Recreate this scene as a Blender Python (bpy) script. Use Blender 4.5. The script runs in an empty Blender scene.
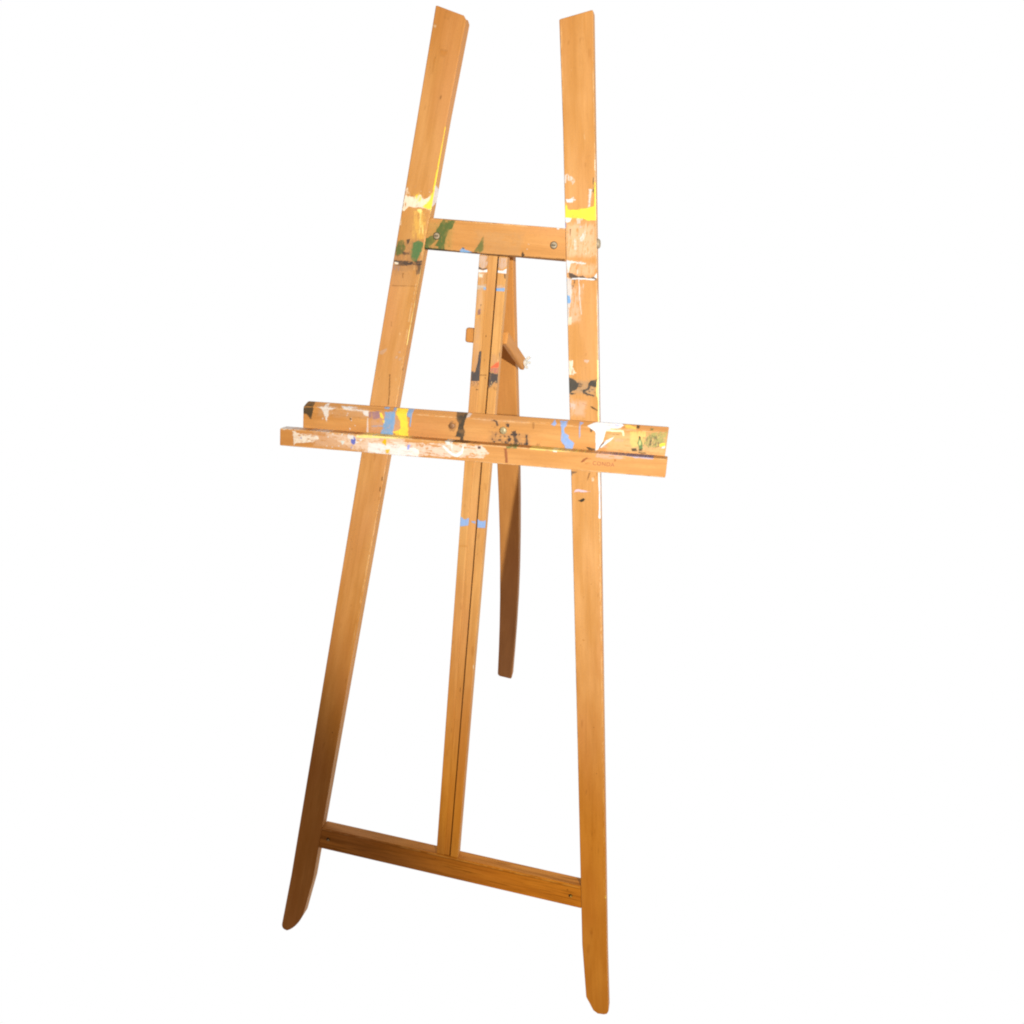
# A paint-splashed wooden studio easel on a plain white background.
import bpy, bmesh, math, random
import numpy as np
from mathutils import Matrix, Vector

scene = bpy.context.scene
COL = scene.collection
LEAN = math.radians(21.755)        # the front frame leans back by this much
ROOT = None

# ---------------------------------------------------------------- value noise
_rng = np.random.RandomState(7)
_TAB = _rng.rand(4096)
def _h(ix, iy, seed):
    return _TAB[((ix * 73 + iy * 179 + seed * 911) ^ (ix * 19 + iy * 7)) & 4095]
def noise2(x, y, seed=0):
    ix = np.floor(x).astype(np.int64); iy = np.floor(y).astype(np.int64)
    fx = x - ix; fy = y - iy
    fx = fx * fx * (3 - 2 * fx); fy = fy * fy * (3 - 2 * fy)
    a = _h(ix, iy, seed); b = _h(ix + 1, iy, seed); c = _h(ix, iy + 1, seed); d = _h(ix + 1, iy + 1, seed)
    return (a * (1 - fx) + b * fx) * (1 - fy) + (c * (1 - fx) + d * fx) * fy
def fbm(x, y, seed=0):
    return .55 * noise2(x, y, seed) + .3 * noise2(x * 2.1 + 5, y * 2.1 + 3, seed + 1) + .15 * noise2(x * 4.3, y * 4.3, seed + 2)
def sstep(a, b, x):
    t = np.clip((x - a) / (b - a), 0, 1); return t * t * (3 - 2 * t)
def poly_sd(px, py, poly):          # signed distance, positive inside
    n = len(poly); d = np.full(px.shape, 1e18); ins = np.zeros(px.shape, bool)
    for i in range(n):
        ax, ay = poly[i]; bx, by = poly[(i + 1) % n]
        ex, ey = bx - ax, by - ay; L = ex * ex + ey * ey + 1e-12
        t = np.clip(((px - ax) * ex + (py - ay) * ey) / L, 0, 1)
        d = np.minimum(d, (px - ax - t * ex) ** 2 + (py - ay - t * ey) ** 2)
        if ay != by:
            c = ((ay > py) != (by > py)) & (px < (bx - ax) * (py - ay) / (by - ay) + ax); ins ^= c
    d = np.sqrt(d); return np.where(ins, d, -d)

# brush strokes, splashes, pale edge lines and dark seam lines on each board: (board, colour, opacity, dryness, brush direction, edge roughness mm, outline in mm on the board's face)
STROKES = [
('left',(0.45,0.24,0.08),0.46,0.3,'v',1.6,[(-147.4,1329.7),(-101.6,1339.7),(-103.8,1303.0),(-150.6,1271.7)]),
('left',(0.25,0.14,0.08),0.52,0.35,'v',1.6,[(-153.3,1296.5),(-106.8,1302.7),(-108.8,1261.3),(-153.8,1243.5)]),
('left',(0.4,0.22,0.1),0.4,0.35,'v',1.6,[(-151.0,1262.8),(-109.1,1266.2),(-114.6,1233.9),(-156.8,1228.5)]),
('top',(0.3,0.22,0.07),0.46,0.35,'v',1.6,[(-105.3,1327.3),(-59.8,1333.2),(-62.7,1289.8),(-104.3,1286.5)]),
('top',(0.42,0.24,0.11),0.4,0.4,'h',1.6,[(-32.6,1321.3),(43.4,1323.7),(40.1,1285.0),(-29.8,1285.9)]),
('right',(0.72,0.52,0.38),0.46,0.35,'v',1.6,[(99.4,1340.0),(143.2,1344.5),(150.1,1296.6),(105.7,1293.1)]),
('right',(0.7,0.5,0.36),0.4,0.35,'v',1.6,[(107.7,1288.3),(150.4,1288.3),(152.4,1271.2),(110.8,1267.7)]),
('right',(0.66,0.48,0.4),0.4,0.4,'v',1.6,[(114.1,1253.9),(133.9,1257.4),(136.1,1204.4),(117.7,1202.6)]),
('right',(0.3,0.22,0.15),0.57,0.38,'h',1.6,[(128.0,1123.4),(169.0,1127.1),(171.2,1104.0),(131.3,1101.3)]),
('right',(0.62,0.44,0.38),0.4,0.35,'v',1.6,[(131.9,1095.7),(159.5,1095.2),(158.5,1070.5),(134.9,1067.6)]),
('post',(0.4,0.24,0.16),0.46,0.35,'v',1.6,[(-22.9,1197.2),(-12.1,1198.2),(-6.6,1097.1),(-21.2,1095.4)]),
('post',(0.36,0.2,0.13),0.46,0.35,'v',1.6,[(6.3,1147.5),(20.4,1151.3),(23.5,1100.5),(8.0,1097.5)]),
('post',(0.52,0.36,0.26),0.4,0.35,'v',1.6,[(-24.3,1284.4),(-10.3,1285.5),(-9.3,1205.9),(-21.8,1204.7)]),
('back',(0.5,0.32,0.2),0.46,0.35,'h',1.6,[(-262.8,1044.6),(-176.1,1046.8),(-175.3,1027.0),(-262.3,1022.5)]),
('back',(0.48,0.3,0.24),0.46,0.35,'h',1.6,[(-175.9,1040.9),(-122.1,1045.3),(-120.4,1011.8),(-174.5,1007.1)]),
('back',(0.3,0.16,0.08),0.52,0.4,'h',1.6,[(16.9,1035.2),(81.2,1039.3),(83.2,1018.3),(16.7,1013.6)]),
('back',(0.42,0.24,0.14),0.34,0.4,'h',1.6,[(-6.4,1053.6),(75.4,1059.7),(76.3,1050.2),(-5.6,1044.0)]),
('back',(0.6,0.44,0.22),0.46,0.3,'h',1.6,[(192.0,1055.3),(279.3,1064.3),(283.8,1031.2),(195.5,1025.3)]),
('ledge',(0.66,0.5,0.42),0.46,0.35,'h',1.6,[(-257.8,1002.3),(-108.5,1013.1),(-107.0,985.6),(-257.3,978.1)]),
('left',(0.74,0.52,0.3),0.36,0.52,'v',0.5,[(-64.4,1584.9),(-62.4,1585.0),(-89.3,1404.3),(-91.4,1404.2)]),  # from here, thin paler lines along the front edges of the boards
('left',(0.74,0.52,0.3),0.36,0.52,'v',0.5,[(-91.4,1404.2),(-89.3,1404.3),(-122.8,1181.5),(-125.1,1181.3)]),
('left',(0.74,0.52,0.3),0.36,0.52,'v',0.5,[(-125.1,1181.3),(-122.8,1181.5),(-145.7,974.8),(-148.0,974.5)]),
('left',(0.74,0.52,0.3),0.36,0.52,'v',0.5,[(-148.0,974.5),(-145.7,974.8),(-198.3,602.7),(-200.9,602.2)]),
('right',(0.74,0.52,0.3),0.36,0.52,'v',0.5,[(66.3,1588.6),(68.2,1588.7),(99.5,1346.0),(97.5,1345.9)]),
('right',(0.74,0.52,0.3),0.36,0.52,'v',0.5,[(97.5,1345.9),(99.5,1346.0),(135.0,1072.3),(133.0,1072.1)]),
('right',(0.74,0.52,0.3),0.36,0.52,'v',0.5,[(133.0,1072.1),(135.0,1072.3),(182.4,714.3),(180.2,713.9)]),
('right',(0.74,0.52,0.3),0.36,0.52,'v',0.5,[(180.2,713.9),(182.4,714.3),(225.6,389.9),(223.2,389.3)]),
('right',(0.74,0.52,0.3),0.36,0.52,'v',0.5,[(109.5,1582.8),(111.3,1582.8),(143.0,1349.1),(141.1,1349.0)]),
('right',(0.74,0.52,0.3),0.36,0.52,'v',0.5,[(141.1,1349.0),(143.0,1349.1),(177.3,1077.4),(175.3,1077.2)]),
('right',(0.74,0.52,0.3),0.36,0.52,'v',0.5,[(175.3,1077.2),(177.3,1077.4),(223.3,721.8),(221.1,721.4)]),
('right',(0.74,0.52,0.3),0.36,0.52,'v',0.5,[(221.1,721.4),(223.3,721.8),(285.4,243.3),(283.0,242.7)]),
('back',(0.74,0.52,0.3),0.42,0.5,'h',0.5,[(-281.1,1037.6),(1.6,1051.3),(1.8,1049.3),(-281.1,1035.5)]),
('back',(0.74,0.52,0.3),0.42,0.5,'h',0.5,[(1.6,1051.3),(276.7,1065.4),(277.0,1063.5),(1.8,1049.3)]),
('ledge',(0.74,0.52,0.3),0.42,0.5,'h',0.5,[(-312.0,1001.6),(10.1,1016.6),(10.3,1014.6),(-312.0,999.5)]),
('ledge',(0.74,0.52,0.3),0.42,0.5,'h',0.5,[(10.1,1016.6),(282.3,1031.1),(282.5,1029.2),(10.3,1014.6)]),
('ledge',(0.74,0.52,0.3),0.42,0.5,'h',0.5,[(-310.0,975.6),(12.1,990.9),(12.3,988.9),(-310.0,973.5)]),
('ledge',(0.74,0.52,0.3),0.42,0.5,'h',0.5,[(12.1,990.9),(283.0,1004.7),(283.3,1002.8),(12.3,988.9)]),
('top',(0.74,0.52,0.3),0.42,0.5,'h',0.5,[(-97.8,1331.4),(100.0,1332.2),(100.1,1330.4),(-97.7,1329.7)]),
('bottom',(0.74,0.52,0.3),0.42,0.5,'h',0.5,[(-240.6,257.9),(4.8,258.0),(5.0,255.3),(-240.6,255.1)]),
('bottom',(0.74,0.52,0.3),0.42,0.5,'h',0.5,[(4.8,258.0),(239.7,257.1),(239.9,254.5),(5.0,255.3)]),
('ledge',(0.8,0.73,0.7),0.42,0.42,'h',1,[(-240.9,1002.4),(-107.4,1009.3),(-106.1,983.7),(-185.4,980.4),(-202.4,987.2)]),
('ledge',(0.7,0.71,0.76),0.95,0.26,'h',1.2,[(-166.7,996.9),(-143.0,997.5),(-128.6,998.4),(-93.9,998.9),(-83.5,994.7),(-85.0,985.0),(-97.1,983.6),(-154.6,979.9),(-167.0,979.9)]),
('ledge',(0.8,0.74,0.72),0.55,0.42,'h',1.2,[(-128.8,1002.7),(-14.8,1014.3),(12.8,1015.0),(25.3,1005.0),(16.2,996.0),(-87.1,986.3)]),
('left',(0.78,0.7,0.6),0.92,0.22,'v',1,[(-138.3,1361.3),(-132.5,1359.6),(-123.6,1359.6),(-114.9,1362.8),(-111.5,1356.4),(-102.9,1360.9),(-98.6,1363.9),(-96.0,1357.4),(-98.8,1342.5),(-104.8,1343.5),(-113.8,1345.5),(-125.7,1344.7),(-133.2,1344.9),(-138.9,1338.4),(-142.6,1338.8),(-141.0,1350.4)]),
('left',(0.9,0.64,0.06),0.95,0.1,'v',1,[(-98.2,1367.9),(-95.5,1360.1),(-98.0,1342.6),(-106.3,1344.0),(-112.4,1346.9),(-105.3,1351.4),(-100.5,1357.8)]),
('left',(0.9,0.64,0.06),0.8,0.5,'v',1,[(-123.8,1363.5),(-116.4,1364.0),(-113.0,1356.3),(-117.3,1353.3),(-121.9,1355.7)]),
('left',(0.9,0.64,0.06),0.9,0.15,'v',0.5,[(-84.7,1454.6),(-82.4,1453.1),(-87.2,1407.7),(-91.1,1373.5),(-94.4,1342.2),(-99.0,1341.9),(-97.2,1373.1),(-91.7,1407.5)]),
('left',(0.78,0.7,0.6),0.7,0.35,'v',1,[(-139.1,1375.8),(-135.5,1372.1),(-132.7,1363.0),(-137.8,1361.3)]),
('left',(0.88,0.74,0.28),0.95,0,'v',0.5,[(-119.6,1342.4),(-113.7,1343.5),(-111.3,1340.3),(-114.8,1336.7),(-118.7,1339.1)]),
('left',(0.72,0.45,0.1),0.5,0.45,'v',1,[(-126.9,1339.2),(-106.2,1342.0),(-103.4,1308.5),(-108.2,1301.3),(-124.8,1301.4)]),
('left',(0.88,0.74,0.28),0.5,0.6,'v',1,[(-114.9,1338.7),(-107.5,1339.2),(-107.1,1308.2),(-114.6,1307.6)]),
('left',(0.07,0.12,0.04),0.85,0.28,'v',1,[(-145.8,1297.0),(-138.3,1299.0),(-134.4,1289.6),(-138.7,1278.3),(-150.8,1275.9),(-149.7,1285.7)]),
('left',(0.055,0.17,0.07),0.88,0.22,'v',1,[(-123.0,1296.0),(-114.1,1299.5),(-107.2,1297.2),(-107.5,1289.0),(-112.8,1277.6),(-116.9,1268.9),(-123.0,1269.8),(-125.7,1277.9),(-124.0,1287.7)]),
('left',(0.045,0.04,0.042),0.92,0.22,'h',1,[(-152.0,1268.8),(-138.2,1269.3),(-124.5,1269.0),(-108.0,1271.7),(-108.3,1265.5),(-122.7,1264.3),(-137.8,1261.6),(-150.1,1262.0)]),
('left',(0.045,0.04,0.042),0.85,0.1,'v',0.5,[(-133.7,1299.3),(-127.8,1301.1),(-129.7,1294.1),(-132.6,1292.5)]),
('left',(0.045,0.04,0.042),0.75,0.35,'h',1,[(-138.8,1281.0),(-126.7,1282.0),(-128.0,1278.4),(-137.1,1277.0)]),
('left',(0.045,0.04,0.042),0.75,0.4,'v',1,[(-117.5,1266.1),(-109.2,1266.8),(-109.9,1252.8),(-115.1,1251.0)]),
('left',(0.25,0.18,0.2),0.6,0.45,'v',1,[(-153.1,1261.8),(-142.4,1261.3),(-143.5,1254.2),(-152.8,1254.8)]),
('left',(0.2,0.09,0.03),0.7,0.2,'v',0.5,[(-138.0,1251.8),(-135.0,1252.1),(-135.3,1243.6),(-137.2,1244.9)]),
('left',(0.78,0.7,0.6),0.9,0.1,'v',0.5,[(-151.1,1266.8),(-144.2,1266.0),(-144.8,1263.2),(-150.2,1263.4)]),
('left',(0.78,0.7,0.6),0.5,0.3,'v',1,[(-145.3,1331.2),(-143.0,1331.4),(-143.0,1317.8),(-145.7,1318.9)]),
('left',(0.2,0.09,0.03),0.6,0.2,'h',0.4,[(-153.3,1232.9),(-113.5,1235.3),(-113.5,1234.0),(-153.2,1231.2)]),
('left',(0.46,0.33,0.26),0.55,0.15,'v',0.6,[(-167.9,1133.4),(-156.8,1139.4),(-156.6,1134.6),(-163.5,1128.6),(-168.7,1128.0)]),
('left',(0.46,0.33,0.26),0.55,0.15,'v',0.6,[(-141.9,1128.4),(-137.9,1129.8),(-138.6,1124.9),(-142.7,1124.5)]),
('left',(0.46,0.33,0.26),0.55,0.15,'v',0.6,[(-135.2,1127.2),(-131.6,1126.6),(-133.4,1122.6),(-136.5,1122.7)]),
('left',(0.46,0.33,0.26),0.55,0.15,'v',0.6,[(-138.2,1135.5),(-134.1,1136.9),(-134.0,1134.1),(-137.0,1133.3)]),
('left',(0.88,0.74,0.28),0.7,0.3,'v',0.3,[(-95.9,1350.0),(-93.0,1350.1),(-107.6,1248.3),(-118.2,1177.5),(-122.9,1147.3),(-125.4,1147.0),(-120.6,1181.7),(-110.3,1248.1)]),
('left',(0.2,0.09,0.03),0.85,0.12,'v',0.4,[(-150.9,1100.1),(-148.9,1100.3),(-147.8,1072.0),(-149.2,1052.6),(-150.9,1052.4),(-149.8,1071.7)]),
('left',(0.2,0.09,0.03),0.6,0.1,'v',0.3,[(-151.6,1179.8),(-150.6,1179.9),(-150.4,1172.4),(-151.2,1172.3)]),
('left',(0.2,0.09,0.03),0.8,0.1,'v',0.3,[(-127.6,1114.0),(-127.6,1110.6),(-129.3,1107.6),(-130.6,1108.4),(-129.3,1112.4)]),
('left',(0.45,0.42,0.5),0.6,0.3,'v',0.4,[(-161.0,867.2),(-158.2,867.6),(-161.4,835.7),(-164.9,835.1)]),
('left',(0.2,0.09,0.03),0.8,0.2,'v',0.3,[(-155.4,936.5),(-153.0,936.9),(-153.4,930.0),(-155.8,929.7)]),
('left',(0.2,0.09,0.03),0.8,0.2,'v',0.3,[(-158.1,919.2),(-156.0,920.2),(-156.0,911.0),(-158.5,912.3)]),
('left',(0.42,0.17,0.03),0.45,0.25,'v',1,[(-100.5,1555.7),(-91.7,1551.1),(-86.0,1550.1),(-91.3,1545.0),(-97.0,1546.1)]),
('left',(0.2,0.09,0.03),0.8,0,'v',0.3,[(-94.7,1493.8),(-92.1,1493.3),(-92.6,1490.1),(-94.5,1490.6)]),
('left',(0.42,0.2,0.06),0.35,0.3,'v',1,[(-94.8,1597.8),(-82.3,1597.0),(-88.8,1590.9),(-94.4,1591.9)]),
('left',(0.78,0.7,0.6),0.6,0.1,'v',0.3,[(-110.6,1581.7),(-106.3,1581.3),(-106.3,1580.1),(-110.5,1580.2)]),
('left',(0.45,0.2,0.05),0.5,0.3,'v',1,[(-106.8,1544.5),(-103.7,1540.9),(-104.5,1531.1),(-106.7,1531.0)]),
('top',(0.07,0.12,0.04),0.93,0.15,'v',1,[(-80.2,1330.4),(-61.1,1331.1),(-65.4,1319.4),(-70.4,1316.3),(-74.7,1302.5),(-74.5,1288.9),(-81.9,1287.6),(-105.1,1287.8),(-104.6,1302.9),(-93.7,1309.2),(-88.3,1317.7)]),
('top',None,0.8,0.2,'v',0.6,[(-98.7,1292.4),(-90.8,1298.5),(-86.0,1304.3),(-84.3,1301.7),(-89.8,1294.5),(-83.8,1293.6),(-85.1,1290.8),(-97.0,1290.5)]),
('top',(0.03,0.027,0.022),0.9,0.1,'h',0.5,[(-105.3,1290.5),(-77.6,1290.3),(-53.8,1289.9),(-24.3,1290.2),(-23.9,1285.4),(-53.4,1285.1),(-77.3,1285.6),(-105.0,1285.3)]),
('top',(0.1,0.045,0.02),0.85,0.15,'h',0.4,[(-30.1,1289.4),(104.5,1291.2),(105.0,1286.4),(-29.7,1283.9)]),
('top',(0.2,0.09,0.03),0.6,0.3,'h',0.4,[(-93.4,1332.0),(1.4,1332.7),(1.5,1331.5),(-93.3,1330.7)]),
('top',(0.16,0.33,0.6),0.95,0.08,'v',0.6,[(-51.6,1290.9),(-46.7,1295.1),(-43.6,1292.4),(-31.6,1289.5),(-50.6,1287.7)]),
('top',(0.03,0.027,0.022),0.8,0.1,'v',0.4,[(-48.2,1295.0),(-45.3,1295.2),(-44.4,1293.1),(-47.3,1292.9)]),
('top',(0.07,0.12,0.04),0.8,0.35,'v',1,[(-30.2,1290.7),(-22.3,1302.7),(-18.7,1314.3),(-14.7,1303.3),(-16.3,1293.4),(-21.3,1289.8)]),
('top',(0.03,0.027,0.022),0.9,0.1,'v',0.4,[(42.0,1296.9),(45.9,1291.6),(41.8,1288.8),(40.2,1291.9)]),
('top',(0.68,0.69,0.74),0.9,0.2,'v',0.4,[(87.6,1332.2),(91.8,1331.6),(91.3,1329.8),(88.5,1330.1)]),
('top',(0.78,0.7,0.6),0.8,0,'v',0.3,[(48.4,1307.2),(50.1,1307.3),(50.3,1305.7)]),
('top',(0.78,0.7,0.6),0.8,0,'v',0.3,[(47.0,1300.4),(49.0,1300.5),(48.5,1298.9)]),
('right',(0.68,0.69,0.74),0.5,0.5,'v',0.8,[(91.5,1401.2),(96.0,1404.0),(104.1,1399.5),(108.0,1395.3),(105.0,1390.6),(99.0,1395.3),(94.0,1391.2),(92.0,1393.6)]),
('right',(0.68,0.69,0.74),0.85,0.22,'h',1,[(96.2,1370.2),(97.5,1371.0),(106.9,1373.5),(111.3,1370.6),(106.2,1367.0),(99.4,1365.9)]),
('right',(0.9,0.64,0.06),0.95,0.12,'h',0.8,[(96.9,1356.7),(108.6,1357.5),(122.2,1359.8),(132.9,1362.4),(137.5,1364.0),(134.9,1395.1),(138.7,1395.3),(144.3,1346.5),(132.2,1344.3),(123.6,1347.0),(108.3,1347.2),(104.3,1345.6),(98.0,1346.4)]),
('right',(0.9,0.64,0.06),0.8,0.3,'v',1,[(95.8,1367.0),(100.1,1362.1),(101.1,1356.4),(97.0,1356.1)]),
('right',(0.68,0.69,0.74),0.95,0.05,'v',0.6,[(98.0,1346.4),(108.4,1346.5),(106.2,1341.2),(101.5,1339.5),(98.9,1341.3)]),
('right',(0.68,0.69,0.74),0.7,0.25,'v',1,[(128.2,1385.8),(132.9,1386.1),(131.6,1379.6),(131.7,1363.0),(130.1,1362.9)]),
('right',(0.045,0.04,0.042),0.9,0.2,'v',0.4,[(131.9,1401.2),(133.5,1401.3),(134.0,1391.2),(133.0,1391.1)]),
('right',(0.045,0.04,0.042),0.9,0.1,'v',0.4,[(133.2,1389.9),(135.1,1386.2),(135.7,1381.2),(133.3,1382.9)]),
('right',(0.2,0.09,0.03),0.9,0.1,'v',0.4,[(106.5,1332.1),(108.8,1332.2),(109.2,1321.1),(108.2,1322.4)]),
('right',(0.68,0.69,0.74),0.65,0.3,'v',1,[(122.2,1322.1),(129.4,1331.8),(129.1,1322.6),(125.7,1315.8),(122.8,1316.9)]),
('right',(0.68,0.69,0.74),0.45,0.4,'v',1,[(114.7,1320.2),(116.8,1320.4),(119.2,1304.8),(115.7,1304.5)]),
('right',(0.68,0.69,0.74),0.4,0.4,'v',1,[(114.0,1346.3),(123.6,1347.0),(121.4,1341.6),(116.2,1338.6)]),
('right',(0.07,0.12,0.55),0.6,0.1,'v',0.4,[(99.1,1340.0),(101.2,1338.8),(101.3,1332.3),(99.8,1333.5)]),
('right',(0.35,0.4,0.55),0.7,0.1,'v',0.3,[(120.3,1337.0),(123.1,1336.5),(122.2,1334.9),(120.7,1335.3)]),
('right',(0.78,0.7,0.6),0.7,0.2,'v',0.5,[(131.3,1423.7),(135.4,1424.0),(136.9,1410.3),(133.2,1410.1)]),
('right',(0.68,0.69,0.74),0.8,0.15,'v',0.8,[(106.1,1289.9),(110.3,1289.4),(121.3,1289.0),(135.0,1288.4),(135.2,1286.7),(127.1,1286.0),(119.7,1287.1),(112.6,1285.2),(112.0,1273.0),(108.4,1272.7)]),
('right',(0.045,0.04,0.042),0.9,0.18,'h',0.7,[(111.1,1273.4),(115.8,1272.4),(127.1,1269.5),(132.4,1270.8),(134.5,1268.8),(143.6,1269.1),(148.0,1270.4),(150.9,1268.5),(153.6,1265.2),(149.4,1266.2),(136.6,1266.4),(126.7,1264.6),(120.4,1263.2),(112.7,1266.9)]),
('right',(0.52,0.5,0.5),0.9,0.12,'v',1,[(109.0,1265.7),(116.6,1264.6),(117.8,1253.3),(119.1,1245.5),(118.0,1234.8),(117.6,1220.5),(118.8,1200.9),(115.6,1200.6),(111.9,1237.8)]),
('right',(0.68,0.69,0.74),0.95,0.05,'h',0.4,[(116.5,1265.9),(127.3,1267.3),(149.2,1267.7),(150.7,1266.7),(148.5,1265.6),(127.6,1265.2),(116.7,1264.0)]),
('right',(0.68,0.69,0.74),0.9,0.1,'v',0.5,[(151.8,1276.4),(154.2,1271.3),(152.7,1268.6),(148.0,1270.0)]),
('right',(0.045,0.04,0.042),0.75,0.3,'v',1,[(117.1,1260.3),(122.3,1263.4),(120.6,1253.6),(119.2,1249.1)]),
('right',(0.16,0.33,0.6),0.95,0.08,'v',0.6,[(111.4,1243.1),(116.4,1240.9),(119.3,1234.9),(118.4,1231.3),(112.9,1229.9)]),
('right',(0.78,0.62,0.5),0.65,0.2,'v',1,[(117.7,1211.6),(123.2,1212.1),(123.4,1201.3),(117.0,1200.7)]),
('right',(0.68,0.69,0.74),0.6,0.25,'v',0.3,[(126.3,1264.6),(127.8,1264.7),(133.4,1230.9),(136.6,1216.9),(135.5,1216.8),(131.1,1236.0)]),
('right',(0.68,0.69,0.74),0.45,0.3,'v',0.4,[(122.9,1278.3),(124.5,1278.4),(125.1,1272.4),(123.6,1272.2)]),
('right',(0.68,0.69,0.74),0.4,0.3,'v',0.4,[(132.9,1259.9),(135.1,1260.1),(135.1,1251.3)]),
('right',(0.8,0.68,0.58),0.8,0.2,'v',1,[(123.7,1150.8),(130.7,1151.5),(131.8,1140.6),(137.4,1132.8),(132.1,1129.5),(126.4,1129.8)]),
('right',(0.06,0.057,0.05),0.97,0.04,'v',0.9,[(126.3,1126.0),(131.6,1125.2),(139.5,1121.9),(142.8,1117.6),(142.5,1112.0),(139.2,1107.9),(133.6,1106.3),(132.9,1103.9),(140.5,1104.3),(139.7,1102.8),(133.2,1101.1),(128.6,1104.8)]),
('right',(0.045,0.04,0.042),0.7,0.45,'h',1,[(141.7,1119.4),(149.4,1118.4),(148.8,1115.0),(143.4,1112.1)]),
('right',(0.055,0.052,0.048),0.97,0.04,'v',0.8,[(159.1,1124.1),(168.9,1128.0),(169.8,1116.0),(165.7,1115.5),(161.7,1117.0),(159.4,1113.0),(154.3,1107.7),(158.3,1105.4),(168.8,1104.2),(166.3,1101.9),(158.6,1103.3),(151.9,1104.0),(148.0,1108.9),(153.9,1111.4),(157.3,1114.6),(156.7,1120.1)]),
('right',(0.045,0.04,0.042),0.8,0.15,'v',0.5,[(158.3,1110.0),(161.6,1109.9),(160.1,1106.5)]),
('right',(0.045,0.04,0.042),0.8,0.15,'v',0.5,[(166.3,1110.0),(169.6,1107.6),(167.6,1107.2)]),
('right',(0.045,0.04,0.042),0.8,0.15,'v',0.5,[(161.3,1112.7),(167.0,1112.4),(163.4,1111.1)]),
('right',(0.2,0.09,0.03),0.8,0.25,'h',0.4,[(150.9,1091.2),(158.4,1089.9),(158.6,1088.3),(151.4,1089.5)]),
('right',(0.03,0.027,0.022),0.9,0.15,'h',0.4,[(163.2,1087.3),(167.2,1086.9),(175.5,1082.9),(175.0,1081.5),(166.4,1084.5)]),
('right',(0.6,0.46,0.46),0.5,0.2,'v',1,[(133.1,1089.3),(141.3,1088.3),(141.3,1079.8),(134.2,1079.0)]),
('right',(0.6,0.46,0.44),0.55,0.15,'v',1,[(145.5,1153.1),(154.7,1154.1),(153.4,1149.3),(147.8,1149.6)]),
('right',(0.88,0.74,0.28),0.85,0.12,'v',0.4,[(165.8,1155.2),(170.4,1155.7),(181.1,1063.7),(177.6,1065.2),(173.2,1100.5),(170.6,1104.0),(169.3,1115.0),(169.4,1128.0)]),
('right',(0.68,0.69,0.74),0.95,0.05,'v',0.3,[(186.5,989.7),(188.4,990.0),(194.4,955.2),(198.4,918.6),(195.2,919.2),(194.7,923.1),(194.3,935.2),(190.1,964.5)]),
('right',(0.62,0.5,0.62),0.8,0.1,'h',0.6,[(153.1,954.3),(155.1,958.6),(159.8,960.3),(170.6,959.8),(178.4,959.4),(170.9,956.9),(160.3,955.9)]),
('right',(0.03,0.027,0.022),0.97,0,'v',0.3,[(160.8,942.4),(164.6,943.9),(169.0,947.6),(171.7,945.5),(169.6,942.2),(166.4,940.4)]),
('right',(0.2,0.09,0.03),0.85,0.2,'v',0.4,[(173.3,987.9),(175.6,988.2),(173.7,980.1),(171.8,974.9),(171.6,980.8)]),
('right',(0.2,0.09,0.03),0.7,0.25,'v',0.4,[(184.2,989.4),(185.6,989.6),(185.3,983.6),(184.4,983.5)]),
('right',(0.045,0.04,0.042),0.7,0.3,'v',0.5,[(144.8,986.5),(155.0,986.9),(154.2,985.3),(148.1,982.5),(148.5,979.6),(145.6,979.2)]),
('right',(0.78,0.7,0.6),0.45,0.3,'v',1,[(177.9,980.7),(181.9,980.2),(181.1,974.2),(178.0,975.7)]),
('right',(0.88,0.74,0.28),0.9,0,'v',0.3,[(284.0,253.3),(288.7,254.6),(289.7,246.6),(285.0,245.3)]),
('right',(0.35,0.14,0.02),0.6,0.2,'v',0.4,[(224.2,540.6),(227.5,540.9),(227.4,537.9),(224.9,537.9)]),
('right',(0.35,0.14,0.02),0.6,0.2,'v',0.4,[(249.1,373.5),(252.5,374.0),(252.3,370.8),(249.8,370.7)]),
('right',(0.35,0.14,0.02),0.6,0.2,'v',0.4,[(267.0,122.7),(270.5,123.3),(270.3,119.8),(267.7,119.7)]),
('right',(0.35,0.14,0.02),0.6,0.2,'v',0.4,[(269.5,240.6),(272.9,241.1),(272.8,237.8),(270.2,237.7)]),
('right',(0.35,0.14,0.02),0.6,0.2,'v',0.4,[(193.0,717.6),(196.2,717.9),(196.0,715.0),(193.6,715.1)]),
('post',(0.5,0.4,0.36),0.65,0.35,'v',1,[(-22.7,1285.3),(-9.5,1286.4),(-8.6,1274.2),(-10.9,1269.9),(-15.2,1268.7),(-21.5,1270.7)]),
('post',(0.045,0.04,0.042),0.9,0.1,'v',0.4,[(-21.9,1270.5),(-15.1,1267.9),(-8.7,1270.1),(-9.4,1267.2),(-14.9,1265.8),(-21.6,1266.9)]),
('post',(0.68,0.69,0.74),0.9,0.08,'h',0.5,[(-22.6,1266.5),(-14.9,1265.1),(-7.7,1267.7),(-7.7,1263.6),(-22.3,1262.0)]),
('post',(0.5,0.4,0.37),0.55,0.35,'v',1,[(6.3,1286.0),(20.2,1286.3),(21.2,1275.0),(15.5,1269.6),(8.1,1269.9)]),
('post',(0.045,0.04,0.042),0.8,0.15,'v',0.4,[(5.1,1285.1),(7.2,1285.3),(8.1,1270.7),(6.3,1270.5)]),
('post',(0.68,0.69,0.74),0.9,0.08,'h',0.5,[(6.2,1268.0),(14.8,1267.6),(21.5,1271.8),(22.2,1263.7),(6.3,1264.3)]),
('post',(0.045,0.04,0.042),0.8,0.1,'v',0.4,[(17.0,1263.2),(19.6,1263.4),(19.8,1256.9),(18.0,1257.5)]),
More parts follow.
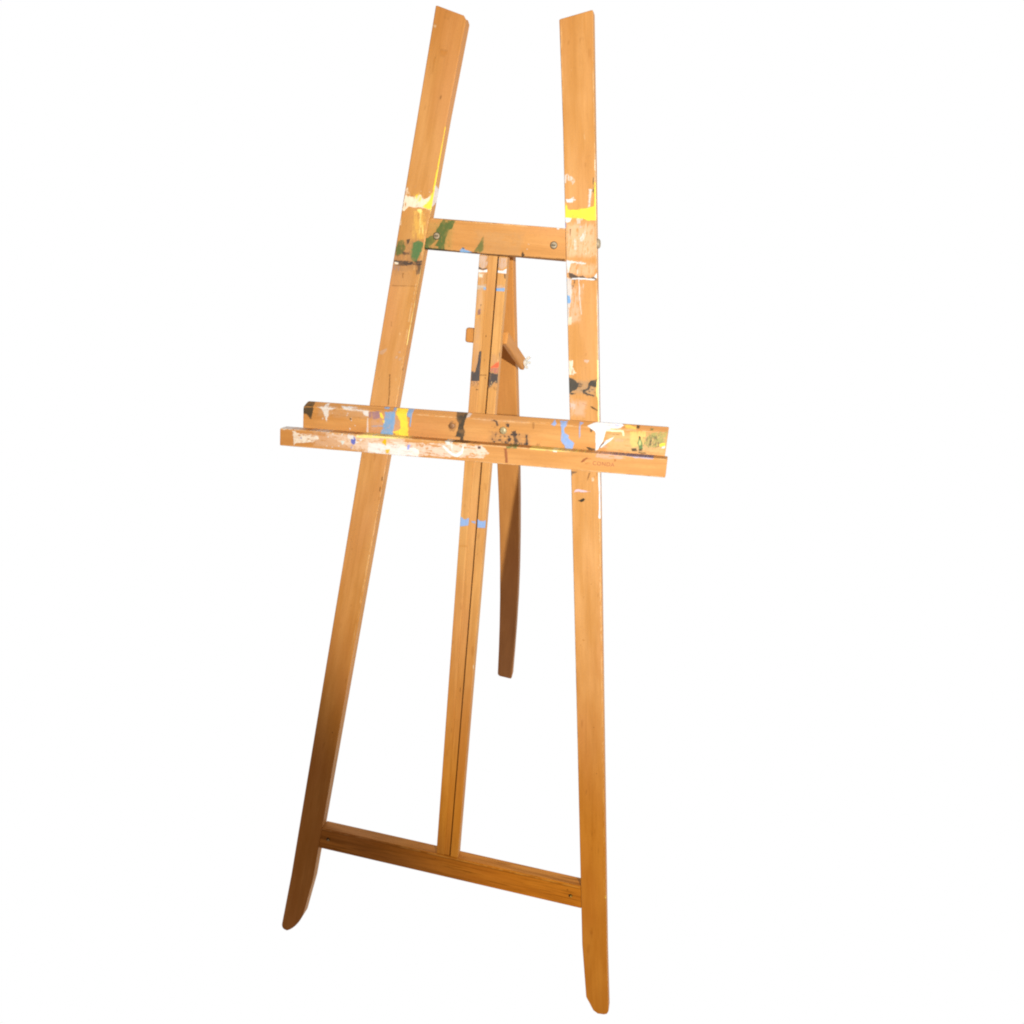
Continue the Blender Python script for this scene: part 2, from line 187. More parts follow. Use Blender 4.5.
('post',(0.78,0.7,0.6),0.65,0.25,'h',1,[(-20.7,1260.9),(-14.5,1260.6),(-14.1,1255.6),(-20.3,1255.1)]),
('post',(0.42,0.42,0.4),0.7,0.28,'h',1,[(-22.2,1245.0),(-8.6,1246.2),(-8.0,1238.7),(-21.7,1238.4)]),
('post',(0.16,0.33,0.6),0.85,0.1,'v',0.4,[(-11.8,1241.7),(-7.7,1242.1),(-7.8,1238.8),(-11.5,1238.4)]),
('post',(0.46,0.33,0.26),0.5,0.35,'h',1,[(6.9,1246.7),(20.4,1247.9),(20.2,1243.4),(7.2,1242.9)]),
('post',(0.16,0.33,0.6),0.95,0.06,'h',0.5,[(6.2,1242.5),(20.2,1243.4),(19.9,1238.7),(6.6,1238.5)]),
('post',(0.2,0.12,0.12),0.7,0.42,'v',1,[(-17.7,1210.2),(-13.2,1210.6),(-12.6,1202.2),(-18.8,1201.6)]),
('post',(0.045,0.04,0.042),0.8,0.2,'v',0.4,[(-14.7,1218.1),(-12.5,1217.4),(-14.3,1213.0)]),
('post',(0.065,0.06,0.065),0.97,0,'v',0.6,[(-11.3,1149.1),(-7.7,1150.1),(-5.6,1123.0),(-7.3,1105.3),(-20.6,1103.2),(-21.6,1116.6),(-18.7,1119.3),(-17.3,1117.1),(-15.0,1118.5),(-13.2,1126.9)]),
('post',(0.045,0.04,0.042),0.5,0.6,'v',1,[(-20.7,1101.4),(-8.3,1102.8),(-8.8,1093.3),(-18.7,1094.5)]),
('post',(0.15,0.09,0.13),0.6,0.3,'v',1,[(-17.8,1209.0),(-13.3,1209.4),(-13.9,1202.6),(-16.7,1203.4)]),
('post',(0.72,0.1,0.05),0.85,0.05,'v',0.5,[(8.5,1128.0),(19.2,1137.9),(21.0,1132.9),(19.9,1128.7),(8.7,1126.3)]),
('post',(0.4,0.13,0.12),0.75,0.28,'v',1,[(7.5,1126.2),(20.2,1128.1),(20.4,1120.0),(8.6,1119.9)]),
('post',(0.06,0.055,0.06),0.96,0.06,'v',0.8,[(6.7,1120.9),(14.7,1119.4),(21.4,1119.0),(23.0,1102.8),(15.7,1106.6),(9.2,1097.1),(7.4,1097.5),(6.3,1110.3)]),
('post',(0.045,0.04,0.042),0.8,0.2,'v',0.4,[(19.2,1151.2),(21.6,1149.1),(21.6,1139.9),(20.1,1140.9)]),
('post',(0.21,0.35,0.66),0.95,0.03,'v',0.4,[(-21.4,890.0),(-16.4,886.5),(-13.0,885.6),(-10.4,888.6),(-7.4,889.0),(-7.8,876.5),(-21.5,873.3)]),
('post',(0.21,0.35,0.66),0.95,0.03,'v',0.4,[(5.7,890.4),(6.9,888.9),(10.4,887.1),(16.0,887.4),(22.0,890.6),(22.2,876.5),(6.9,875.6)]),
('post',(0.45,0.2,0.05),0.5,0.2,'h',0.5,[(-20.5,841.9),(-6.5,843.9),(-6.3,841.3),(-20.3,839.1)]),
('post',(0.78,0.7,0.6),0.9,0,'v',0.3,[(18.5,637.8),(19.8,638.0),(20.0,631.2),(18.9,631.0)]),
('post',(0.03,0.027,0.022),0.9,0,'v',0.3,[(-12.0,1092.6),(-8.3,1093.0),(-8.7,1091.7),(-11.4,1091.3)]),
('post',(0.2,0.09,0.03),0.5,0.4,'v',1,[(14.7,1098.2),(21.1,1099.0),(20.4,1094.2),(16.1,1094.3)]),
('bar',(0.21,0.35,0.66),0.85,0.1,'v',0.4,[(-4.3,885.1),(0.2,884.7),(3.2,885.7),(3.6,881.2),(-1.9,882.1)]),
('bar',(0.2,0.09,0.03),0.85,0.15,'h',0.4,[(-7.2,1115.2),(2.9,1115.8),(2.8,1114.0),(-0.7,1114.1),(-7.1,1113.7)]),
('bar',(0.03,0.027,0.022),0.9,0.05,'v',0.3,[(0.5,1111.4),(2.4,1111.6),(1.8,1109.5)]),
('bar',(0.2,0.09,0.03),0.8,0.1,'v',0.3,[(-3.2,1138.1),(-1.8,1138.2),(-2.0,1135.7)]),
('bar',(0.2,0.09,0.03),0.9,0,'v',0.3,[(-1.4,589.7),(0.3,590.0),(0.3,586.8),(-1.0,586.6)]),
('back',(0.06,0.05,0.035),0.95,0.08,'v',1,[(-287.5,1042.7),(-269.2,1043.8),(-269.0,1033.8),(-271.9,1016.3),(-279.6,1024.5),(-287.2,1025.6)]),
('back',None,0.6,0.2,'h',0.5,[(-287.4,1035.7),(-269.1,1038.2),(-269.1,1036.4),(-287.4,1033.9)]),
('back',(0.68,0.69,0.74),0.88,0.28,'h',1,[(-262.7,1037.6),(-250.9,1039.0),(-251.0,1044.0),(-244.7,1044.7),(-244.5,1039.7),(-230.7,1039.4),(-241.2,1035.1),(-246.0,1016.4),(-250.6,1026.0),(-255.1,1035.5)]),
('back',(0.68,0.69,0.74),0.9,0.12,'h',1,[(-224.4,1043.1),(-197.0,1044.8),(-205.3,1041.4),(-186.4,1042.0),(-175.9,1041.9),(-176.6,1032.9),(-184.0,1034.0),(-186.3,1039.7),(-205.2,1039.0),(-217.9,1039.5)]),
('back',(0.68,0.69,0.74),0.55,0.25,'v',0.4,[(-178.6,1030.6),(-176.5,1030.9),(-175.1,1008.0),(-178.7,1007.6)]),
('back',(0.24,0.15,0.25),0.72,0.3,'v',1,[(-174.8,1041.0),(-157.2,1043.1),(-157.8,1033.1),(-164.9,1029.3),(-175.5,1032.0)]),
('back',(0.9,0.64,0.06),0.95,0.05,'v',0.5,[(-159.2,1041.9),(-155.0,1041.4),(-151.6,1033.9),(-152.5,1031.8),(-156.8,1035.2)]),
('back',(0.16,0.33,0.6),0.94,0.12,'v',0.9,[(-148.9,1043.1),(-133.5,1046.0),(-132.6,1028.3),(-135.8,1007.9),(-145.0,1005.7),(-155.6,1008.4),(-152.0,1019.9),(-150.4,1030.1)]),
('back',(0.16,0.33,0.6),0.65,0.25,'h',0.5,[(-170.8,1020.6),(-152.1,1021.9),(-152.0,1019.5),(-170.7,1018.0)]),
('back',(0.9,0.64,0.06),0.9,0.1,'v',0.4,[(-153.5,1029.7),(-149.3,1030.2),(-150.5,1024.1)]),
('back',(0.03,0.027,0.022),0.95,0,'v',0.4,[(-208.0,1027.1),(-203.7,1026.6),(-204.7,1023.5),(-207.3,1024.8)]),
('back',(0.68,0.69,0.74),0.9,0,'v',0.3,[(-205.7,1023.3),(-203.7,1024.6),(-203.6,1022.0)]),
('back',(0.68,0.69,0.74),0.9,0,'v',0.3,[(-207.9,1012.0),(-204.8,1010.4),(-206.2,1007.6)]),
('back',(0.68,0.69,0.74),0.9,0,'v',0.3,[(-199.2,1017.1),(-197.0,1016.4),(-198.0,1014.6)]),
('back',(0.16,0.33,0.6),0.85,0.2,'v',0.5,[(-153.4,1050.5),(-145.1,1051.1),(-145.0,1047.6),(-153.2,1047.2)]),
('back',(0.16,0.33,0.6),0.85,0.2,'v',0.5,[(-137.9,1051.3),(-131.1,1051.6),(-132.5,1046.5),(-137.7,1046.5)]),
('back',(0.9,0.64,0.06),0.88,0.16,'v',0.9,[(-132.1,1050.2),(-113.7,1051.4),(-113.8,1042.5),(-111.7,1027.0),(-109.9,1008.9),(-125.8,1007.3),(-135.5,1014.1),(-123.3,1019.6),(-125.1,1033.3),(-131.7,1042.3)]),
('back',(0.16,0.33,0.6),0.9,0.12,'v',0.6,[(-113.7,1052.0),(-104.5,1052.1),(-106.0,1041.5),(-107.1,1025.6),(-108.8,1026.3),(-108.9,1039.2),(-114.2,1041.5)]),
('back',(0.055,0.048,0.038),0.97,0.06,'v',0.9,[(-37.0,1056.0),(-19.7,1057.1),(-20.4,1047.9),(-22.7,1037.9),(-21.0,1028.4),(-22.3,1011.5),(-27.1,1010.9),(-27.3,1018.7),(-35.0,1019.7),(-32.1,1028.9),(-30.9,1040.8),(-35.3,1046.1)]),
('back',(0.25,0.13,0.06),0.75,0.3,'v',1,[(-47.5,1033.9),(-43.1,1042.3),(-35.9,1040.6),(-33.4,1033.7),(-36.9,1026.8),(-44.0,1026.5)]),
('back',(0.52,0.5,0.5),0.8,0.2,'v',0.5,[(-19.7,1056.8),(-13.1,1056.6),(-14.3,1051.2),(-20.0,1050.5)]),
('back',(0.045,0.04,0.042),0.9,0.12,'v',0.8,[(17.6,1051.1),(27.4,1051.9),(31.5,1044.7),(29.1,1042.9),(25.2,1049.4)]),
('back',(0.045,0.04,0.042),0.9,0.12,'v',0.8,[(42.4,1048.4),(47.7,1048.6),(47.2,1043.2),(43.3,1044.2)]),
('back',(0.045,0.04,0.042),0.9,0.12,'v',0.8,[(52.2,1037.6),(57.8,1040.2),(61.1,1029.0),(64.9,1021.8),(57.4,1022.3),(54.8,1030.2)]),
('back',(0.045,0.04,0.042),0.9,0.12,'v',0.8,[(73.4,1036.4),(76.2,1036.7),(78.3,1021.1),(74.8,1020.7)]),
('back',(0.045,0.04,0.042),0.9,0.12,'v',0.8,[(25.8,1030.4),(28.4,1032.3),(28.5,1026.5)]),
('back',(0.045,0.04,0.042),0.9,0.12,'v',0.8,[(62.7,1036.0),(65.4,1035.8),(63.5,1031.7)]),
('back',(0.045,0.04,0.042),0.9,0.12,'v',0.8,[(23.8,1018.5),(28.3,1021.4),(27.4,1016.6)]),
('back',(0.045,0.04,0.042),0.9,0.12,'v',0.8,[(23.7,1041.4),(25.9,1041.1),(24.5,1039.6)]),
('back',(0.045,0.04,0.042),0.9,0.12,'v',0.8,[(40.0,1030.3),(43.0,1029.7),(41.3,1027.3)]),
('back',(0.045,0.04,0.042),0.9,0.12,'v',0.8,[(50.0,1028.6),(53.0,1027.6),(51.3,1024.9)]),
('back',(0.045,0.04,0.042),0.9,0.12,'v',0.8,[(45.3,1026.1),(49.3,1025.6),(47.9,1023.1)]),
('back',(0.045,0.04,0.042),0.8,0.45,'v',1,[(49.6,1021.7),(78.8,1023.5),(80.9,1018.0),(36.4,1014.6),(39.1,1018.4)]),
('back',(0.2,0.09,0.03),0.65,0.3,'v',1,[(88.6,1022.8),(96.1,1025.7),(95.8,1018.9),(91.0,1018.3)]),
('back',(0.2,0.09,0.03),0.5,0.2,'v',0.4,[(82.1,1054.8),(85.5,1055.2),(85.7,1045.6),(83.8,1045.4)]),
('back',(0.21,0.35,0.66),0.9,0.1,'v',0.6,[(110.2,1055.3),(114.6,1062.9),(118.4,1057.3),(115.5,1053.7)]),
('back',(0.21,0.35,0.66),0.93,0.08,'v',0.7,[(122.5,1062.0),(133.9,1063.4),(133.7,1056.3),(129.9,1053.0),(131.6,1045.6),(138.6,1042.7),(138.1,1038.8),(147.7,1032.3),(145.9,1023.1),(135.7,1021.7),(132.5,1028.5),(127.2,1033.5),(126.3,1050.7)]),
('back',(0.21,0.35,0.66),0.75,0.2,'v',0.5,[(151.2,1063.6),(158.5,1063.6),(154.2,1059.8),(156.0,1040.1),(154.1,1039.8)]),
('back',(0.045,0.04,0.042),0.8,0.2,'v',0.5,[(168.3,1056.8),(173.1,1056.5),(171.7,1051.6),(169.4,1052.2)]),
('back',(0.03,0.027,0.022),0.92,0.15,'h',0.6,[(165.4,1029.2),(180.1,1027.9),(179.0,1024.5),(170.7,1024.4)]),
('back',(0.68,0.69,0.74),0.96,0.05,'h',0.6,[(163.3,1060.2),(175.7,1066.5),(213.6,1068.8),(217.0,1066.8),(211.7,1062.0),(198.8,1060.5),(192.0,1055.3),(189.8,1041.7),(183.9,1027.6),(180.5,1024.9),(176.8,1053.4),(166.3,1058.3)]),
('back',(0.42,0.45,0.75),0.7,0.25,'h',1,[(178.6,1049.8),(189.2,1050.2),(187.9,1045.3),(179.1,1045.1)]),
('back',(0.42,0.45,0.75),0.6,0.3,'h',1,[(203.7,1066.5),(212.9,1066.9),(209.6,1063.5),(204.0,1063.9)]),
('back',(0.68,0.69,0.74),0.93,0.08,'v',0.5,[(205.2,1049.4),(200.9,1043.2),(187.9,1029.7),(184.9,1031.2),(193.5,1042.2)]),
('back',(0.045,0.04,0.042),0.85,0.25,'v',0.5,[(186.1,1033.7),(193.9,1042.6),(190.5,1035.7),(184.3,1028.1)]),
('back',(0.46,0.33,0.26),0.6,0.3,'v',1,[(191.6,1034.4),(197.2,1035.1),(195.8,1030.7),(191.1,1030.9)]),
('back',(0.86,0.78,0.5),0.92,0.1,'h',0.5,[(191.5,1059.4),(217.5,1060.0),(219.7,1052.1),(217.6,1051.5),(216.0,1056.9),(191.9,1055.8)]),
('back',(0.2,0.09,0.03),0.6,0.35,'h',0.4,[(197.9,1053.0),(212.6,1054.1),(211.9,1052.5),(198.0,1051.5)]),
('back',(0.46,0.33,0.26),0.4,0.3,'v',1,[(206.1,1046.7),(220.9,1047.6),(219.5,1043.3),(207.6,1042.1)]),
('back',(0.75,0.55,0.12),0.7,0.3,'h',1,[(217.4,1067.8),(235.0,1067.5),(235.4,1064.1),(219.9,1063.1)]),
('back',(0.82,0.55,0.16),0.5,0.3,'v',1,[(226.7,1060.0),(250.3,1062.9),(249.1,1043.6),(231.6,1035.7),(228.4,1046.6)]),
('back',(0.03,0.027,0.022),0.9,0.1,'v',0.5,[(234.9,1068.5),(239.8,1068.7),(240.0,1064.6),(235.4,1064.8)]),
('back',(0.07,0.12,0.04),0.9,0.15,'v',0.5,[(254.9,1067.2),(260.2,1067.1),(259.3,1064.4),(255.2,1064.6)]),
('back',(0.055,0.17,0.07),0.85,0.15,'v',0.6,[(241.2,1054.9),(247.1,1045.3),(248.6,1036.0),(243.9,1034.1),(239.4,1044.3)]),
('back',(0.6,0.6,0.25),0.7,0.2,'v',0.5,[(241.1,1048.3),(243.9,1048.6),(245.2,1042.2),(242.1,1040.8)]),
('back',(0.03,0.027,0.022),0.9,0.1,'v',0.4,[(240.0,1054.1),(243.1,1054.5),(244.0,1050.1),(241.2,1050.5)]),
('back',(0.26,0.29,0.1),0.75,0.42,'v',1,[(254.2,1061.2),(280.8,1066.3),(282.8,1051.7),(271.3,1042.7),(255.3,1038.8),(248.9,1045.5)]),
('back',(0.045,0.04,0.042),0.75,0.62,'v',1.2,[(247.7,1054.7),(274.2,1061.8),(278.2,1045.5),(255.6,1036.0),(247.5,1041.5)]),
('back',(0.9,0.64,0.06),0.95,0.08,'v',0.6,[(270.8,1046.0),(279.1,1049.7),(278.8,1044.2),(273.1,1042.6)]),
('back',(0.68,0.69,0.74),0.8,0.15,'v',0.5,[(274.0,1043.1),(280.1,1044.8),(279.7,1041.0),(275.3,1040.4)]),
('back',(0.03,0.027,0.022),0.88,0.3,'v',0.7,[(231.4,1034.7),(238.9,1037.0),(241.8,1031.9),(233.8,1030.7)]),
('back',(0.03,0.027,0.022),0.9,0.12,'v',0.5,[(241.9,1035.2),(248.1,1036.9),(248.6,1033.2),(243.2,1032.5)]),
('back',(0.03,0.027,0.022),0.85,0.2,'h',0.4,[(242.4,1031.6),(254.8,1031.5),(253.9,1029.7),(243.5,1029.7)]),
('ledge',(0.68,0.69,0.74),0.8,0.28,'h',1,[(-313.7,1005.4),(-275.0,1007.1),(-257.9,1006.3),(-230.4,1007.7),(-230.3,1004.1),(-274.9,1003.3),(-313.6,999.3)]),
('ledge',(0.78,0.77,0.79),0.92,0.24,'h',1,[(-293.5,999.8),(-287.3,1000.2),(-285.1,996.8),(-249.2,996.3),(-247.4,992.5),(-257.5,986.2),(-286.3,980.5),(-289.5,977.6)]),
('ledge',(0.07,0.12,0.55),0.7,0.1,'v',0.3,[(-279.6,990.5),(-276.8,991.4),(-277.2,987.7)]),
('ledge',(0.6,0.72,0.78),0.9,0.1,'v',0.5,[(-212.5,993.9),(-204.3,994.6),(-208.7,987.6)]),
('ledge',(0.07,0.12,0.55),0.97,0,'v',0.5,[(-195.0,998.1),(-190.5,1004.3),(-186.7,998.2),(-187.5,992.1),(-191.6,989.8),(-194.7,993.4)]),
('ledge',(0.68,0.69,0.74),0.9,0.1,'v',0.4,[(-187.7,996.7),(-181.4,995.5),(-186.9,992.8)]),
('ledge',(0.07,0.12,0.55),0.5,0.3,'v',0.4,[(-195.0,986.5),(-192.4,988.5),(-193.2,981.0)]),
('ledge',(0.68,0.69,0.74),0.88,0.25,'h',1,[(-201.3,1003.7),(-190.1,1006.3),(-189.9,999.4),(-198.6,998.3)]),
('ledge',(0.88,0.74,0.28),0.9,0.12,'h',0.6,[(-186.3,1006.0),(-161.6,1010.3),(-107.7,1013.5),(-100.2,1011.1),(-142.9,1006.7),(-186.2,1001.9)]),
('ledge',(0.95,0.42,0.01),0.97,0,'v',0.5,[(-144.7,1000.0),(-140.4,1006.5),(-136.6,1004.6),(-137.6,995.1)]),
('ledge',(0.95,0.42,0.01),0.97,0,'v',0.5,[(-138.4,989.5),(-130.4,991.1),(-132.6,984.8),(-136.0,983.4)]),
('ledge',(0.62,0.78,0.84),0.85,0.12,'v',0.6,[(-50.2,1008.8),(-42.0,1006.0),(-31.4,997.6),(-25.4,997.4),(-17.9,1003.2),(-16.5,1011.2),(-14.0,1009.6),(-15.3,999.7),(-23.1,992.4),(-31.1,993.3),(-43.7,1001.5)]),
('ledge',(0.62,0.78,0.84),0.8,0.15,'v',0.6,[(-44.6,1014.8),(-32.3,1015.4),(-33.9,1010.5),(-42.2,1009.8)]),
('ledge',(0.62,0.78,0.84),0.6,0.3,'v',0.5,[(-35.3,1010.7),(-32.4,1011.1),(-30.6,999.6),(-33.3,1001.2)]),
('ledge',(0.25,0.3,0.75),0.88,0.15,'v',0.6,[(-103.2,1002.0),(-97.8,1002.3),(-99.8,994.2),(-103.2,993.4)]),
('ledge',(0.05,0.03,0.025),0.95,0.05,'v',0.5,[(7.0,1013.8),(11.3,1014.0),(11.6,1009.6),(7.3,1009.4)]),
('ledge',(0.25,0.08,0.04),0.85,0.1,'v',0.7,[(47.0,1016.0),(51.6,1016.2),(55.1,994.1),(51.3,993.0)]),
('ledge',(0.68,0.69,0.74),0.95,0.05,'v',0.5,[(119.1,1023.4),(127.0,1024.1),(126.0,1019.4),(120.5,1019.4)]),
('ledge',(0.7,0.58,0.18),0.75,0.3,'h',0.5,[(85.4,1021.4),(117.6,1023.6),(168.0,1027.5),(168.2,1025.3),(117.9,1020.2),(85.7,1018.7)]),
('ledge',(0.14,0.18,0.07),0.85,0.2,'h',0.6,[(48.5,1020.4),(66.5,1022.0),(67.0,1017.3),(50.9,1015.6)]),
('ledge',(0.03,0.027,0.022),0.7,0.3,'h',0.4,[(-34.7,1016.3),(-11.0,1017.7),(48.0,1022.4),(48.1,1020.9),(-10.9,1015.8),(-34.6,1014.3)]),
('ledge',(0.68,0.69,0.74),0.93,0.08,'h',0.5,[(190.6,1029.9),(208.7,1031.1),(207.7,1028.6),(192.2,1027.1)]),
('ledge',(0.1,0.1,0.24),0.85,0.3,'h',0.6,[(188.3,1028.5),(210.4,1029.5),(241.4,1030.5),(266.6,1031.6),(265.6,1028.5),(243.5,1027.8),(212.5,1026.8),(189.5,1026.4)]),
('ledge',(0.45,0.45,0.62),0.5,0.35,'h',0.6,[(234.4,1027.9),(266.9,1029.4),(265.4,1027.0),(242.0,1025.2)]),
('ledge',(0.66,0.42,0.42),0.45,0.25,'h',1,[(184.9,1026.2),(216.2,1026.5),(227.7,1023.3),(198.8,1018.6),(183.7,1020.3)]),
('ledge',(0.24,0.07,0.03),0.85,0.15,'v',0.5,[(163.0,1010.4),(166.6,1015.2),(171.3,1018.1),(173.3,1016.7),(170.4,1014.4),(167.6,1011.0),(164.0,1009.4)]),
('ledge',(0.42,0.14,0.04),0.5,0.3,'v',0.4,[(170.1,1017.4),(179.4,1017.5),(177.7,1015.8),(172.1,1015.4)]),
('ledge',(0.42,0.14,0.04),0.45,0.3,'v',0.4,[(167.5,1011.4),(171.7,1010.8),(179.2,1010.7),(174.4,1007.4),(170.2,1008.1)]),
('ledge',(0.3,0.09,0.03),0.75,0.1,'v',0.4,[(210.8,1020.1),(213.3,1020.8),(214.3,1018.4),(211.9,1016.9)]),
('bottom',(0.78,0.7,0.6),0.7,0.2,'v',0.5,[(124.0,263.4),(132.4,264.0),(131.3,260.4),(125.0,259.6)]),
('bottom',(0.03,0.027,0.022),0.8,0.1,'v',0.5,[(233.3,273.6),(240.5,270.7),(241.5,261.6),(236.4,264.3)]),
('back',(0.045,0.04,0.042),0.81,0,'v',0.4,[(31.6,1022.3),(32.5,1022.8),(33.6,1022.9),(33.8,1021.9),(33.1,1021.4),(32.3,1021.2)]),
('back',(0.045,0.04,0.042),0.87,0,'v',0.4,[(39.9,1033.6),(39.1,1032.4),(38.1,1032.7),(37.7,1033.9),(38.3,1034.9),(39.2,1034.4)]),
('back',(0.045,0.04,0.042),0.75,0,'v',0.4,[(24.0,1022.9),(24.5,1022.2),(24.1,1021.4),(23.2,1021.4),(22.8,1021.8),(22.9,1022.7)]),
('back',(0.045,0.04,0.042),0.89,0,'v',0.4,[(37.1,1022.0),(36.4,1021.9),(35.7,1022.6),(36.4,1023.3),(37.1,1023.2),(37.7,1022.6)]),
('back',(0.045,0.04,0.042),0.92,0,'v',0.4,[(23.6,1019.6),(24.1,1020.0),(24.6,1019.9),(24.9,1019.0),(23.9,1019.0)]),
('back',(0.045,0.04,0.042),0.73,0,'v',0.4,[(54.2,1016.6),(54.6,1015.4),(53.4,1015.1),(52.9,1016.3)]),
('back',(0.045,0.04,0.042),0.79,0,'v',0.4,[(41.3,1019.6),(41.5,1020.0),(42.3,1020.2),(42.2,1019.3),(41.6,1018.9)]),
('back',(0.045,0.04,0.042),0.61,0,'v',0.4,[(38.8,1020.0),(38.7,1018.7),(37.7,1019.0),(37.6,1020.3)]),
('back',(0.045,0.04,0.042),0.65,0,'v',0.4,[(33.9,1018.0),(34.6,1018.0),(35.3,1017.5),(34.8,1016.7),(34.0,1016.5),(33.7,1017.2)]),
('back',(0.045,0.04,0.042),0.68,0,'v',0.4,[(63.6,1035.0),(63.5,1036.2),(64.3,1036.3),(65.0,1036.2),(65.3,1035.0),(64.2,1034.8)]),
('back',(0.045,0.04,0.042),0.8,0,'v',0.4,[(35.6,1016.7),(35.1,1017.2),(35.2,1018.0),(36.1,1017.9),(36.6,1017.1)]),
('back',(0.045,0.04,0.042),0.91,0,'v',0.4,[(21.4,1022.7),(22.9,1023.7),(24.4,1023.3),(24.8,1021.9),(23.0,1020.9)]),
('back',(0.045,0.04,0.042),0.83,0,'v',0.4,[(40.4,1032.5),(39.6,1032.8),(40.0,1033.6),(40.7,1034.0),(41.4,1033.5),(41.0,1032.7)]),
('back',(0.045,0.04,0.042),0.6,0,'v',0.4,[(58.3,1035.0),(59.2,1032.7),(57.9,1031.2),(56.4,1033.1)]),
('back',(0.045,0.04,0.042),0.77,0,'v',0.4,[(56.2,1036.0),(55.8,1035.7),(55.6,1036.1),(56.0,1036.5)]),
('back',(0.045,0.04,0.042),0.85,0,'v',0.4,[(34.0,1028.2),(35.4,1029.4),(36.8,1028.0),(35.2,1026.4)]),
('back',(0.045,0.04,0.042),0.93,0,'v',0.4,[(49.6,1026.0),(49.2,1026.3),(49.1,1027.3),(50.0,1027.2),(50.4,1026.8),(50.7,1026.0)]),
('back',(0.045,0.04,0.042),0.91,0,'v',0.4,[(58.9,1035.3),(60.7,1035.8),(61.4,1034.7),(61.1,1033.5),(59.8,1033.2),(59.3,1033.8)]),
('back',(0.045,0.04,0.042),0.64,0,'v',0.4,[(61.6,1033.1),(60.8,1032.5),(60.4,1033.2),(60.9,1033.8)]),
('back',(0.045,0.04,0.042),0.8,0,'v',0.4,[(32.5,1021.4),(32.3,1021.8),(32.3,1022.5),(33.0,1022.5),(33.4,1022.1),(33.2,1021.6)]),
('back',(0.045,0.04,0.042),0.8,0,'v',0.4,[(44.4,1013.9),(44.5,1015.5),(46.1,1015.9),(45.9,1014.1)]),
('back',(0.045,0.04,0.042),0.86,0,'v',0.4,[(45.0,1019.3),(42.7,1018.9),(42.9,1021.6),(45.2,1021.9)]),
('back',(0.045,0.04,0.042),0.77,0,'v',0.4,[(50.6,1023.3),(49.3,1021.8),(46.9,1022.4),(46.9,1024.4),(49.6,1025.1)]),
('back',(0.045,0.04,0.042),0.93,0,'v',0.4,[(61.2,1019.5),(60.2,1018.5),(58.9,1019.1),(58.8,1020.1),(59.8,1020.8),(61.1,1020.8)]),
('back',(0.045,0.04,0.042),0.62,0,'v',0.4,[(28.8,1019.5),(27.8,1019.4),(27.7,1020.3),(28.4,1020.8),(29.3,1020.3)]),
('back',(0.045,0.04,0.042),0.93,0,'v',0.4,[(22.4,1025.4),(22.9,1025.8),(23.6,1025.6),(23.9,1025.0),(23.2,1024.4),(22.6,1024.7)]),
('back',(0.045,0.04,0.042),0.93,0,'v',0.4,[(45.2,1048.6),(44.3,1048.1),(43.7,1048.9),(44.3,1049.9),(45.3,1049.7)]),
('back',(0.045,0.04,0.042),0.93,0,'v',0.4,[(43.8,1051.4),(43.0,1051.0),(42.5,1051.8),(43.1,1052.5),(43.9,1052.1)]),
('back',(0.045,0.04,0.042),0.69,0,'v',0.4,[(44.4,1039.3),(43.7,1038.9),(43.0,1039.5),(43.5,1040.6),(44.5,1040.3)]),
('back',(0.045,0.04,0.042),0.64,0,'v',0.4,[(21.6,1041.6),(20.8,1041.4),(20.2,1041.5),(20.0,1042.4),(20.8,1042.5),(21.4,1042.3)]),
('back',(0.045,0.04,0.042),0.88,0,'v',0.4,[(37.6,1042.5),(37.1,1042.1),(36.6,1042.3),(36.6,1042.9),(37.1,1043.1)]),
('back',(0.045,0.04,0.042),0.66,0,'v',0.4,[(35.7,1041.3),(35.0,1041.4),(34.9,1041.9),(35.4,1042.1),(35.9,1042.1),(35.9,1041.6)]),
('back',(0.045,0.04,0.042),0.79,0,'v',0.4,[(22.8,1033.4),(22.3,1033.0),(21.9,1033.1),(21.7,1033.7),(22.1,1034.0),(22.5,1033.8)]),
('back',(0.045,0.04,0.042),0.88,0,'v',0.4,[(51.5,1037.5),(50.8,1038.3),(51.4,1038.9),(52.4,1038.9),(52.3,1038.2)]),
('back',(0.045,0.04,0.042),0.73,0,'v',0.4,[(47.3,1021.8),(49.4,1021.1),(48.4,1019.4),(46.3,1019.8)]),
('back',(0.045,0.04,0.042),0.82,0,'v',0.4,[(46.5,1029.3),(46.8,1030.1),(48.1,1030.2),(48.0,1029.3),(47.1,1028.7)]),
('back',(0.045,0.04,0.042),0.77,0,'v',0.4,[(36.9,1021.0),(33.8,1020.6),(33.3,1024.0),(36.0,1025.4)]),
('back',(0.045,0.04,0.042),0.72,0,'v',0.4,[(50.1,1016.0),(48.8,1015.0),(47.9,1015.4),(47.9,1016.9),(48.8,1017.1)]),
('back',(0.045,0.04,0.042),0.77,0,'v',0.4,[(47.4,1028.2),(46.5,1029.8),(47.5,1031.0),(49.6,1030.4),(49.0,1028.8)]),
('back',(0.045,0.04,0.042),0.74,0,'v',0.4,[(51.4,1025.3),(51.9,1023.9),(51.5,1022.2),(49.5,1022.0),(48.1,1023.2),(49.0,1025.5)]),
('back',(0.045,0.04,0.042),0.63,0,'v',0.4,[(55.7,1017.5),(56.3,1016.5),(55.4,1016.1),(54.7,1016.6)]),
('back',(0.045,0.04,0.042),0.74,0,'v',0.4,[(51.6,1016.9),(47.6,1015.5),(46.8,1018.2),(49.2,1018.8)]),
('back',(0.045,0.04,0.042),0.67,0,'v',0.4,[(38.5,1018.9),(37.4,1020.2),(38.7,1021.6),(40.1,1020.1)]),
('back',(0.045,0.04,0.042),0.91,0,'v',0.4,[(52.6,1031.0),(50.3,1031.7),(50.8,1035.1),(54.2,1034.3)]),
